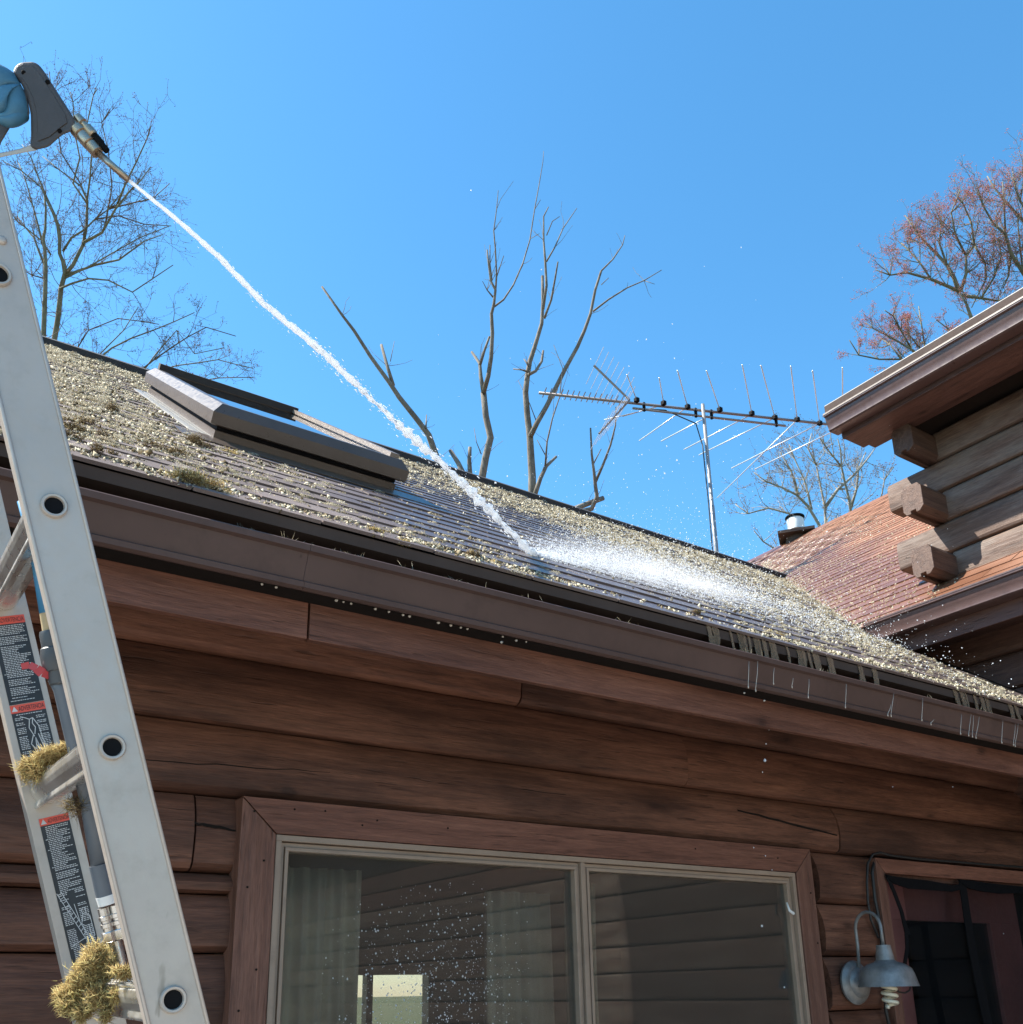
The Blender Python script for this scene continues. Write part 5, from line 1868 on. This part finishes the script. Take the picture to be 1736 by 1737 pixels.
for px, py in ((445, 985), (469, 990), (571, 1012), (583, 1015), (596, 1019), (637, 1027), (660, 1033), (684, 1038), (695, 1040), (744, 1051), (765, 1056), (782, 1060), (793, 1061), (853, 1076), (851, 1090), (876, 1087), (893, 1087), (1263, 1176), (1297, 1189)):
    p = onY(px, py, 1.95)
    p[2] = min(p[2], CAM_H + .879)
    q_ = r.uniform(.5, .85)
    mbd.lathe(p, (0, 0, -1), [(-.002, .0055 * q_), (.001, .0046 * q_), (.0028 * q_, .0022 * q_), (.0036 * q_, .0005)], 8)
for px, py, rr in ((1298, 1290, .0046), (1300, 1262, .0022), (1294, 1310, .0019), (1305, 1238, .0018), (1312, 1230, .0015), (1293, 1571, .003), (1279, 1438, .0018), (1299, 1452, .0018), (1310, 1476, .0017), (1331, 1675, .0022), (1515, 1239, .0016), (1617, 1335, .0017), (1703, 1584, .0017), (1515, 1335, .0014), (1258, 1188, .0016), (1262, 1178, .0018)):
    p = onY(px, py, 2.05)
    mb.lathe(p, (0, 0, -1), [(-rr * 1.3, rr * .2), (-rr * .7, rr * .75), (0, rr), (rr * .7, rr * .75), (rr * 1.1, rr * .2)], 8)
o = mb.build('dripping_water', MAT['water'], None, smooth=True)
tag(o, 'white water drops falling in front of the log wall', 'water', kind='stuff')
o = mbt.build('water_drips', MAT['trickle'], None, smooth=True)
tag(o, 'thin muddy trickles hanging from the lip of the main gutter', 'water', kind='stuff')
o = mbd.build('hanging_drops', MAT['drop'], None, smooth=True)
tag(o, 'row of hanging drops along the underside of the main gutter', 'water', kind='stuff')
# wet threads and debris on the gutter lip
mats, locs = [], []
for c in (420, 470, 495, 590, 603, 690, 760, 795, 905, 1060, 1255, 1275, 1290, 1400, 1580, 1668):
    cy = np.interp(c, [400, 1000, 1736], [890, 1016, 1205])
    p = onY(c, cy, 1.905)
    for i in range(16):
        dv = r.normal(size=3) * np.array([1, .4, .8])
        dv /= np.linalg.norm(dv)
        L = r.uniform(.006, .022)
        t = np.cross(dv, r.normal(size=3)); t /= np.linalg.norm(t)
        mats.append(np.stack([t * .0009, np.cross(dv, t) * .0009, dv * L], 1))
        q = p.copy(); q[0] += r.normal() * .03; q[1] = 1.905; q[2] = LZ + .003 + r.rand() * .004
        locs.append(q)
o = inst_mesh('gutter_debris', SPV, SPF, mats, locs, MAT['crumb'], None)
tag(o, 'pale moss threads stuck to the lip of the main gutter', 'debris', kind='stuff')

# ================================================================== antenna
AD = 10.5
AZ = onD(1194, 693, AD)[2]


def az(zx, zy, Z=AZ):
    return onZ(880 + zx / 2.893, 580 + zy / 2.893, Z)


bA, bB = az(100, 250), az(1530, 405)
bd = bB - bA
bd[2] = 0
bd /= np.linalg.norm(bd)


def onboom(zx, zy):
    """point of the boom's vertical plane seen at that pixel"""
    dd = ray(880 + zx / 2.893, 580 + zy / 2.893)
    nrm = np.array([-bd[1], bd[0], 0])
    t = ((bA - C0) @ nrm) / (dd @ nrm)
    return C0 + dd * t


mbase = az(905, 318)
ant = empty('roof_antenna', (mbase[0], mbase[1], 4.6), 'large rooftop television antenna with swept metal rods on a mast behind the ridge', 'antenna')
MB().tube([(mbase[0], mbase[1], 4.6), (mbase[0], mbase[1], AZ - 1.2), (mbase[0], mbase[1], AZ - 1.19), (mbase[0], mbase[1], AZ + .03)], [.024, .024, .019, .019], 12).build('mast', MAT['mast'], ant, smooth=True)
MB().tube([bA, bB + bd * .35], .015, 8).build('boom', MAT['boom'], ant, smooth=True)
s0, s1 = onboom(560, 325), onboom(1310, 412)
MB().tube([s0, s1], .013, 8).build('support_boom', MAT['boom'], ant, smooth=True)
for zx in (615, 865, 942, 1265):
    f = (zx - 560) / 750
    p = s0 + (s1 - s0) * f
    MB().box(p + (-.012, -.012, -.02), np.array([p[0] + .012, p[1] + .012, AZ + .02])).build('boom_bracket', MAT['blackplastic'], ant)
pr_ = np.array([-bd[1], bd[0], 0])
for i in range(15):
    p = bA + bd * (.06 + i * .0605 * 1.0)
    MB().tube([p - pr_ * .085 + (0, 0, .012), p + pr_ * .085 + (0, 0, .012)], .006, 6).build('director', MAT['boom'], ant)
apex = onboom(545, 285)
for tip_ in (onboom(370, 115), onboom(395, 450)):
    MB().tube([apex, tip_], .012, 6).build('reflector_arm', MAT['boom'], ant)
    for i in range(7):
        p = apex + (tip_ - apex) * (.14 + .14 * i)
        MB().tube([p - pr_ * .33, p + pr_ * .33], .0035, 5).build('reflector_rod', MAT['rod'], ant)
ups = [((580, 285), (532, 160)), ((712, 300), (690, 175)), ((830, 318), (780, 140)), ((988, 332), (922, 140)), ((1145, 350), (1098, 112)), ((1258, 370), (1190, 115)), ((1368, 380), (1336, 118)), ((1478, 398), (1443, 140)), ((1592, 415), (1590, 125))]
los = [((600, 340), (420, 382)), ((712, 308), (510, 365)), ((830, 318), (592, 485)), ((988, 335), (700, 487)), ((1145, 355), (812, 528)), ((1258, 372), (885, 555)), ((1368, 382), (975, 765)), ((1478, 400), (1045, 620)), ((1592, 415), (1160, 625))]
for a, b in ups + los:
    A, B = az(*a), az(*b)
    MB().tube([A, B], .0062, 6).build('antenna_rod', MAT['rod'], ant, smooth=True)
for a, b in ups:
    p = az(*a)
    MB().box(p - .022, p + .022).build('rod_clamp', MAT['blackplastic'], ant)
cw = [az(600, 315) + (0, 0, -.03), onboom(720, 335), onboom(870, 400), np.array([mbase[0] - .06, mbase[1], AZ - .5]), np.array([mbase[0] - .05, mbase[1], AZ - 1.2]), np.array([mbase[0] - .07, mbase[1], 4.7])]
MB().tube(cw, .007, 5).build('lead_wire', MAT['cable'], ant, smooth=True)


# ================================================================== trees
def wobble_line(P, Q, k, amp, r):
    out = []
    for i in range(k + 1):
        t = i / k
        out.append(P * (1 - t) + Q * t + (r.normal(size=3) * amp if 0 < i < k else 0))
    return out


class Tree:
    def __init__(s, seed):
        s.r = np.random.RandomState(seed)
        s.big = MB()
        s.tw = MB()
        s.tips = []
        s.twigs = 0

    def limb(s, px, depth, r0, r1, dvar=.02, n=7, kids=0, klen=1.0, krad=None, lev=2):
        """px: traced polyline (base first). depth in metres; the limb wanders in depth as it goes."""
        d0 = depth
        drift = s.r.uniform(-1, 1) * dvar
        P = []
        for i, (x, y) in enumerate(px):
            P.append(onD(x, y, d0 * (1 + drift * i / max(1, len(px) - 1))))
        # refine with small wobbles
        Q = [P[0]]
        for a, b in zip(P[:-1], P[1:]):
            L = np.linalg.norm(b - a)
            k = max(1, int(L / .35))
            Q += wobble_line(a, b, k, L * (.022 if s.twigs else .012), s.r)[1:]
        m_ = len(Q)
        rr = [r0 + (r1 - r0) * i / (m_ - 1) for i in range(m_)]
        (s.big if r0 > .018 else s.tw).tube(Q, rr, n if r0 > .018 else 5)
        for i in range(s.twigs if r0 > .012 else 0):
            j = min(m_ - 2, int(s.r.uniform(.25, 1) * (m_ - 1)))
            dv = (Q[j + 1] - Q[j]) / (np.linalg.norm(Q[j + 1] - Q[j]) + 1e-9) * .6 + s.r.normal(size=3) * .6 + np.array([0, 0, .25])
            s.grow(Q[j], dv / np.linalg.norm(dv), s.r.uniform(.12, .5), .005, 0)
        for i in range(kids):
            t = s.r.uniform(.15, 1.0)
            j = min(m_ - 2, int(t * (m_ - 1)))
            base = Q[j]
            tan = Q[j + 1] - Q[j]
            tan /= np.linalg.norm(tan) + 1e-9
            dv = tan * .7 + s.r.normal(size=3) * .75 + np.array([0, 0, .35])
            dv /= np.linalg.norm(dv)
            s.grow(base, dv, klen * s.r.uniform(.5, 1.1) * (1.15 - .6 * t), (krad or rr[j] * .55), lev)
        return Q

    def grow(s, p, dv, L, r, lev, up=.10):
        k = max(3, int(L / .16))
        P = [p]
        for i in range(k):
            dv = dv + s.r.normal(size=3) * .16 + np.array([0, 0, up])
            dv /= np.linalg.norm(dv)
            P.append(P[-1] + dv * L / k)
        rr = [max(.0024, r * (1 - .8 * i / k)) for i in range(k + 1)]
        s.tw.tube(P, rr, 4, cap=False)
        s.tips.append(P[-1])
        if lev > 0:
            nc = s.r.randint(2, 5)
            for i in range(nc):
                j = s.r.randint(1, k + 1)
                t = P[j] - P[j - 1]
                t /= np.linalg.norm(t)
                d2 = t * .8 + s.r.normal(size=3) * .6
                d2 /= np.linalg.norm(d2)
                s.grow(P[j], d2, L * s.r.uniform(.35, .65), max(.0035, r * .5), lev - 1, up)
        for q in P[k // 2:]:
            if s.r.rand() < .5:
                s.tips.append(q + s.r.normal(size=3) * .01)

    def build(s, name, base, label, mats, bud=None, budsize=(.008, .02), nb_=2):
        e = empty(name, tuple(base), label, 'tree')
        s.big.build('trunk', mats[0], e, smooth=True)
        if s.tw.v:
            s.tw.build('crown', mats[1], e, smooth=True)
        if bud and s.tips:
            T = np.array(s.tips)
            T = np.repeat(T, nb_, axis=0) + s.r.normal(size=(len(T) * nb_, 3)) * .022
            sz = s.r.uniform(*budsize, size=len(T))
            o = inst_mesh('buds', OCT_V, OCT_F, rand_rot(s.r, len(T)) * sz[:, None, None] * s.r.uniform(.5, 1.3, (len(T), 1, 3)), T, bud, e)
            tag(o, kind='stuff')
        return e


def zz_(pts, ox, oy, sc):
    return [(ox + x / sc, oy + y / sc) for x, y in pts]


# dead tree behind the ridge
dt = 14.0
T = Tree(5)
T.twigs = 3
Z = lambda p: zz_(p, 500, 250, 2.48)
pxm = dt / FPX / 2.48
rt = lambda w: w * pxm / 2


def root(px, y):
    return [(px, y)]


base = onD(905, 1500, dt)
base[2] = 0
T.limb(Z([(690, 1600), (640, 1420), (600, 1310), (565, 1210), (520, 1150), (440, 1050), (400, 990), (320, 880), (250, 770), (200, 705), (115, 585)]), dt * 1.01, rt(34), rt(9), .03)
T.limb(Z([(415, 1000), (390, 920), (365, 830)]), dt * 1.0, rt(17), rt(12))
T.limb(Z([(403, 900), (420, 815)]), dt, rt(4), rt(2))
T.limb(Z([(552, 1180), (555, 1125)]), dt, rt(8), rt(4))
T.limb(Z([(770, 1600), (785, 1410), (805, 1300), (825, 1220), (805, 1130), (795, 1030)]), dt * .99, rt(34), rt(26), .01)
T.limb(Z([(795, 1030), (783, 960), (780, 910), (745, 860)]), dt * .99, rt(20), rt(10))
T.limb(Z([(780, 915), (800, 850), (820, 795)]), dt * .99, rt(13), rt(9))
T.limb(Z([(795, 1030), (815, 960), (827, 880), (832, 780), (828, 700), (838, 660), (845, 600), (825, 560), (815, 480), (810, 430)]), dt * .99, rt(21), rt(6))
T.limb(Z([(840, 670), (880, 640), (920, 580), (960, 490), (990, 390), (1010, 260), (1030, 150), (1045, 60), (1048, 15)]), dt * .99, rt(9), rt(2), .05)
T.limb(Z([(845, 610), (850, 540), (845, 430), (838, 350), (850, 260), (857, 180)]), dt * .99, rt(9), rt(2.5), .03)
T.limb(Z([(850, 545), (865, 500), (880, 455)]), dt * .99, rt(5), rt(3))
T.limb(Z([(835, 630), (810, 600), (790, 562)]), dt * .99, rt(8), rt(2))
T.limb(Z([(830, 560), (822, 490), (822, 410)]), dt * .99, rt(8), rt(4))
T.limb(Z([(1010, 260), (1035, 220)]), dt * .99, rt(3.5), rt(2))
T.limb(Z([(990, 385), (1030, 362)]), dt * .99, rt(3), rt(2))
T.limb(Z([(742, 1480), (715, 1385), (690, 1330), (655, 1275)]), dt * .98, rt(30), rt(16))
T.limb(Z([(745, 1480), (740, 1390), (735, 1320), (738, 1260)]), dt * .98, rt(24), rt(15))
T.limb(Z([(785, 1290), (765, 1240), (755, 1180)]), dt * .98, rt(5), rt(2))
T.limb(Z([(1000, 1640), (1000, 1475), (1000, 1380), (995, 1300), (990, 1210), (980, 1130), (972, 1030), (980, 960), (990, 900), (1010, 840), (1040, 740), (1045, 650), (1043, 540)]), dt * 1.0, rt(38), rt(12), .02)
T.limb(Z([(1050, 720), (1080, 640), (1098, 540), (1108, 480)]), dt, rt(11), rt(6))
T.limb(Z([(1045, 680), (1060, 580), (1055, 480), (1048, 390), (1048, 290), (1068, 250)]), dt, rt(14), rt(4))
T.limb(Z([(1060, 480), (1095, 420), (1130, 340), (1188, 255)]), dt, rt(8), rt(3))
T.limb(Z([(1060, 370), (1085, 310), (1115, 290)]), dt, rt(5), rt(2.5))
T.limb(Z([(993, 1215), (1020, 1160), (1060, 1090), (1100, 1010), (1140, 930), (1190, 840), (1220, 770), (1245, 700), (1265, 600), (1290, 520)]), dt * 1.0, rt(24), rt(10), .04)
T.limb(Z([(1290, 520), (1340, 470), (1380, 410), (1390, 370)]), dt * 1.02, rt(8), rt(3))
T.limb(Z([(1255, 690), (1320, 640), (1400, 590), (1470, 560), (1545, 515)]), dt * 1.02, rt(9), rt(3))
T.limb(Z([(1470, 560), (1515, 575)]), dt * 1.02, rt(3.5), rt(2))
T.limb(Z([(1290, 578), (1322, 548)]), dt * 1.02, rt(4), rt(3))
T.limb(Z([(985, 955), (1015, 940), (1040, 900), (1046, 855)]), dt, rt(15), rt(9))
T.limb(Z([(985, 945), (955, 935), (920, 932)]), dt, rt(9), rt(5))
T.limb(Z([(985, 920), (965, 890)]), dt, rt(10), rt(5))
T.limb(Z([(1005, 1480), (1035, 1390), (1060, 1340), (1102, 1300)]), dt * .99, rt(22), rt(11))
T.limb(Z([(1055, 1340), (1062, 1240), (1085, 1140), (1115, 1050), (1128, 930), (1090, 830)]), dt * .99, rt(9), rt(2))
T.limb(Z([(1058, 1300), (1020, 1230)]), dt * .99, rt(5), rt(3))
T.limb(Z([(1020, 1160), (990, 1080), (940, 980)]), dt, rt(5), rt(2))
T.limb(Z([(1120, 1580), (1180, 1520), (1230, 1500), (1300, 1475)]), dt * .97, rt(26), rt(20))
T.limb(Z([(1170, 1600), (1190, 1535), (1250, 1520), (1272, 1470), (1265, 1420), (1260, 1370), (1250, 1290), (1245, 1180)]), dt * .97, rt(26), rt(7))
T.limb(Z([(1265, 1410), (1300, 1330), (1330, 1250), (1350, 1170), (1352, 1090)]), dt * .97, rt(13), rt(4))
T.limb(Z([(1258, 1330), (1290, 1268)]), dt * .97, rt(6), rt(4))
for px in (760, 1000, 1160):
    q = onD(500 + px / 2.48, 250 + 1590 / 2.48, dt)
    T.big.tube([q + (0, 0, .05), (q * .5 + np.array([base[0], base[1], q[2] * .3]) * .5), np.array([base[0], base[1], -.1])], [rt(34), rt(50), rt(80)], 9)
T.build('dead_tree', base, 'bare dead tree with broken grey limbs rising behind the middle of the ridge', (MAT['bark_dead'], MAT['bark_dead']))

# budding tree at left
T = Tree(23)
dl = 19.0
z5 = lambda p: zz_(p, 0, 330, 5.99)
z3 = lambda p: zz_(p, 0, 0, 3.472)
pm_ = dl / FPX
T.limb(z5([(430, 2100), (440, 1480), (450, 1200), (460, 950), (465, 750), (455, 560), (440, 450), (460, 350), (465, 150), (450, 0)]), dl, 5.5 * pm_, 1.4 * pm_, .01, kids=6, klen=1.1, krad=.009)
T.limb(z5([(520, 2100), (545, 1510), (590, 1250), (620, 950), (660, 800), (640, 680), (605, 600), (605, 400), (590, 300), (530, 170), (470, 50)]), dl * 1.02, 6 * pm_, 1.6 * pm_, .02, kids=6, klen=1.1, krad=.009)
base = onD(78, 680, dl)
base[2] = 0
for q in ([(430, 2100), (480, 2600)], [(520, 2100), (490, 2600)]):
    a = z5([q[0]])[0]
    A = onD(a[0], a[1], dl)
    T.big.tube([A, np.array([base[0], base[1], A[2] * .45]), np.array([base[0], base[1], -.1])], [5.6 * pm_, 8 * pm_, 11 * pm_], 9)
LB = [([(380, 1620), (430, 1560), (490, 1440), (510, 1330), (515, 1180), (480, 1100), (430, 1060), (350, 1000), (250, 920)], 3.6),
      ([(490, 1430), (600, 1370), (680, 1230), (760, 1130), (830, 1060), (890, 980)], 2.6),
      ([(370, 1480), (420, 1400), (500, 1350), (560, 1290), (640, 1230), (720, 1130)], 2.2),
      ([(270, 1580), (200, 1400), (150, 1340), (100, 1270)], 2.2),
      ([(255, 1450), (225, 1330), (190, 1200), (150, 1060), (110, 960)], 2.0),
      ([(350, 1420), (330, 1280), (270, 1150), (220, 1030), (180, 920), (130, 850)], 2.2),
      ([(510, 1200), (530, 1050), (540, 900), (510, 740), (550, 560), (575, 520)], 1.8),
      ([(515, 1200), (430, 1080), (470, 930), (440, 780), (430, 600), (415, 540)], 1.8),
      ([(680, 1230), (740, 1080), (800, 960), (860, 830), (890, 740)], 1.8),
      ([(390, 1620), (560, 1560), (700, 1530), (850, 1420), (960, 1380)], 2.4),
      ([(350, 1700), (420, 1670), (520, 1640), (640, 1650), (780, 1720), (900, 1640), (1020, 1560)], 2.0),
      ([(380, 1640), (460, 1600), (540, 1560), (680, 1480), (820, 1400), (1000, 1330)], 1.6),
      ([(560, 1290), (700, 1270), (850, 1320), (1010, 1330)], 1.4),
      ([(640, 1230), (800, 1190), (900, 1170), (1000, 1080)], 1.4),
      ([(300, 1500), (250, 1420), (100, 1300), (30, 1200)], 1.6),
      ([(265, 1640), (190, 1620), (120, 1580)], 1.4),
      ([(345, 1350), (240, 1100), (120, 1000), (20, 950)], 1.6),
      ([(620, 1330), (660, 1100), (640, 900), (600, 720), (650, 640)], 1.5),
      ([(480, 1090), (360, 900), (330, 700), (290, 420)], 1.2)]
for p, w in LB:
    T.limb(z3(p), dl * 1.012, w * pm_, .7 * pm_, .06, kids=9, klen=1.2, krad=.0075, lev=2)
# limbs that pass low behind the skylight
for p, w in (([(70, 720), (120, 640), (190, 590), (260, 560), (330, 530)], 2.4), ([(70, 720), (160, 660), (235, 640), (265, 600), (300, 560), (330, 600), (380, 590)], 2.2), ([(100, 700), (220, 640), (300, 620), (370, 610), (430, 625)], 1.8), ([(100, 700), (170, 600), (210, 560), (235, 520)], 1.8), ([(230, 635), (290, 590), (350, 555), (400, 570)], 1.5), ([(280, 650), (400, 640), (430, 640)], 1.2), ([(90, 640), (150, 560), (200, 540), (270, 550)], 1.5)):
    T.limb(p, dl * T.r.uniform(.98, 1.03), w * pm_, .7 * pm_, .03, kids=9, klen=.9, krad=.007, lev=2)
T.build('budding_tree', base, 'leafless twiggy tree with green grey twin trunks behind the left end of the ridge', (MAT['bark_left'], MAT['twig']), MAT['bud_brown'], (.005, .012), 1)

# red budding tree at right
T = Tree(31)
dr = 17.0
z4 = lambda p: zz_(p, 1400, 250, 4.342)
pm_ = dr / FPX
base = onD(1660, 640, dr)
base[2] = 0
RB = [([(1200, 1900), (1140, 1500), (1075, 1250), (1040, 1150), (990, 1070)], 7.0, 6),
      ([(990, 1070), (950, 960), (900, 870), (820, 780), (740, 700), (660, 600), (590, 500)], 4.0, 34),
      ([(990, 1060), (900, 1020), (780, 970), (600, 920), (480, 940), (370, 900)], 3.4, 40),
      ([(1000, 1060), (1040, 930), (1040, 800), (1100, 720), (1080, 560), (1020, 420), (960, 330)], 3.0, 44),
      ([(1010, 1090), (1150, 1110), (1270, 1130), (1400, 1100)], 3.0, 20),
      ([(1500, 980), (1459, 920), (1370, 780), (1330, 640), (1240, 560), (1160, 420), (1130, 310)], 4.0, 46),
      ([(1370, 790), (1350, 950), (1310, 1040)], 2.4, 14),
      ([(1560, 640), (1459, 540), (1350, 420), (1250, 300), (1195, 210)], 3.0, 32),
      ([(1560, 560), (1440, 400), (1400, 280), (1380, 150)], 2.4, 30),
      ([(1100, 720), (1180, 850), (1190, 960), (1080, 1180)], 2.0, 20),
      ([(900, 870), (840, 700), (860, 560), (850, 500)], 2.0, 30),
      ([(1040, 800), (960, 640), (930, 480), (1000, 300)], 2.0, 34),
      ([(780, 970), (700, 850), (620, 760), (560, 700)], 1.8, 30),
      ([(1330, 640), (1320, 450), (1310, 250)], 1.8, 26),
      ([(1150, 1110), (1250, 950), (1300, 800), (1280, 680)], 1.8, 30),
      ([(1459, 920), (1440, 760), (1420, 560), (1459, 400)], 1.8, 30)]
for p, w, kd in RB:
    T.limb(z4(p), dr * 1.0, w * pm_, .8 * pm_, .03, kids=kd // 3 + 2, klen=.85, krad=.009, lev=2)
LC = [([(820, 1600), (640, 1490), (540, 1430), (450, 1380), (350, 1330), (300, 1290)], 2.2, 24), ([(700, 1640), (600, 1560), (400, 1560), (250, 1530), (180, 1420)], 2.0, 24),
      ([(760, 1600), (730, 1440), (710, 1300), (690, 1170)], 1.8, 18), ([(1000, 1500), (900, 1330), (820, 1270)], 1.6, 18), ([(640, 1490), (560, 1350), (500, 1240), (440, 1200)], 1.6, 24), ([(560, 1560), (480, 1450), (400, 1400)], 1.5, 20), ([(700, 1480), (620, 1380), (590, 1290)], 1.4, 16)]
for p, w, kd in LC:
    T.limb(z4(p), dr * T.r.uniform(.985, 1.02), w * pm_, .8 * pm_, .03, kids=kd // 3 + 2, klen=.6, krad=.009, lev=2)
a = z4([(1200, 1900)])[0]
A = onD(a[0], a[1], dr)
T.big.tube([A, np.array([base[0], base[1], A[2] * .5]), np.array([base[0], base[1], -.1])], [7 * pm_, 9 * pm_, 13 * pm_], 9)
for k in (0, 1, 3):
    p = LC[k][0][0]
    q = z4([p])[0]
    Q = onD(q[0], q[1], dr)
    T.big.tube([Q, (Q + A) / 2 + (0, 0, -.4), A + (0, 0, -.9)], [2.2 * pm_, 3 * pm_, 4 * pm_], 7)
T.build('red_budding_tree', base, 'tree with red spring buds behind the upper eave of the log wing', (MAT['bark_left'], MAT['bark_left']), MAT['bud_red'], (.0045, .010), 4)

# pale tree behind the antenna
T = Tree(47)
dp = 24.0
z6 = lambda p: zz_(p, 1200, 450, 3.158)
pm_ = dp / FPX
base = onD(1410, 960, dp)
base[2] = 0
PB = [([(640, 1700), (635, 1380), (630, 1290), (600, 1150), (585, 1070), (570, 1020)], 4.0, 14),
      ([(630, 1300), (700, 1200), (790, 1120), (850, 1050), (900, 980)], 3.2, 20),
      ([(790, 1700), (770, 1330), (760, 1250), (740, 1170), (720, 1080), (715, 990), (700, 930)], 4.0, 22),
      ([(770, 1300), (800, 1200), (810, 1100), (850, 1000)], 2.8, 16),
      ([(640, 1600), (600, 1390), (540, 1290), (480, 1230), (400, 1190), (320, 1160), (250, 1110)], 3.6, 22),
      ([(490, 1235), (450, 1100), (390, 1000)], 2.4, 16), ([(560, 1500), (440, 1330), (330, 1300), (220, 1330), (150, 1280)], 2.6, 18),
      ([(560, 1310), (520, 1150), (470, 1040), (440, 960)], 2.2, 18), ([(585, 1070), (540, 980), (560, 900)], 1.6, 12), ([(720, 1080), (640, 980), (600, 920)], 1.6, 12),
      ([(500, 1600), (380, 1530), (300, 1480), (250, 1420)], 1.8, 12), ([(930, 1600), (920, 1300), (950, 1150), (1000, 1080)], 2.2, 14)]
for p, w, kd in PB:
    T.limb(z6(p), dp * T.r.uniform(.98, 1.03), w * pm_, .8 * pm_, .03, kids=kd // 2 + 2, klen=1.1, krad=.013, lev=2)
for p in (PB[0][0][0], PB[2][0][0], PB[4][0][0]):
    q = z6([p])[0]
    A = onD(q[0], q[1], dp)
    T.big.tube([A, np.array([base[0], base[1], A[2] * .5]), np.array([base[0], base[1], -.1])], [4.4 * pm_, 7 * pm_, 10 * pm_], 9)
T.build('pale_tree', base, 'pale bare tree behind the flue and the antenna rods', (MAT['bark_pale'], MAT['bark_pale']), MAT['bud_brown'], (.007, .015), 1)
print('objects', len(bpy.data.objects))
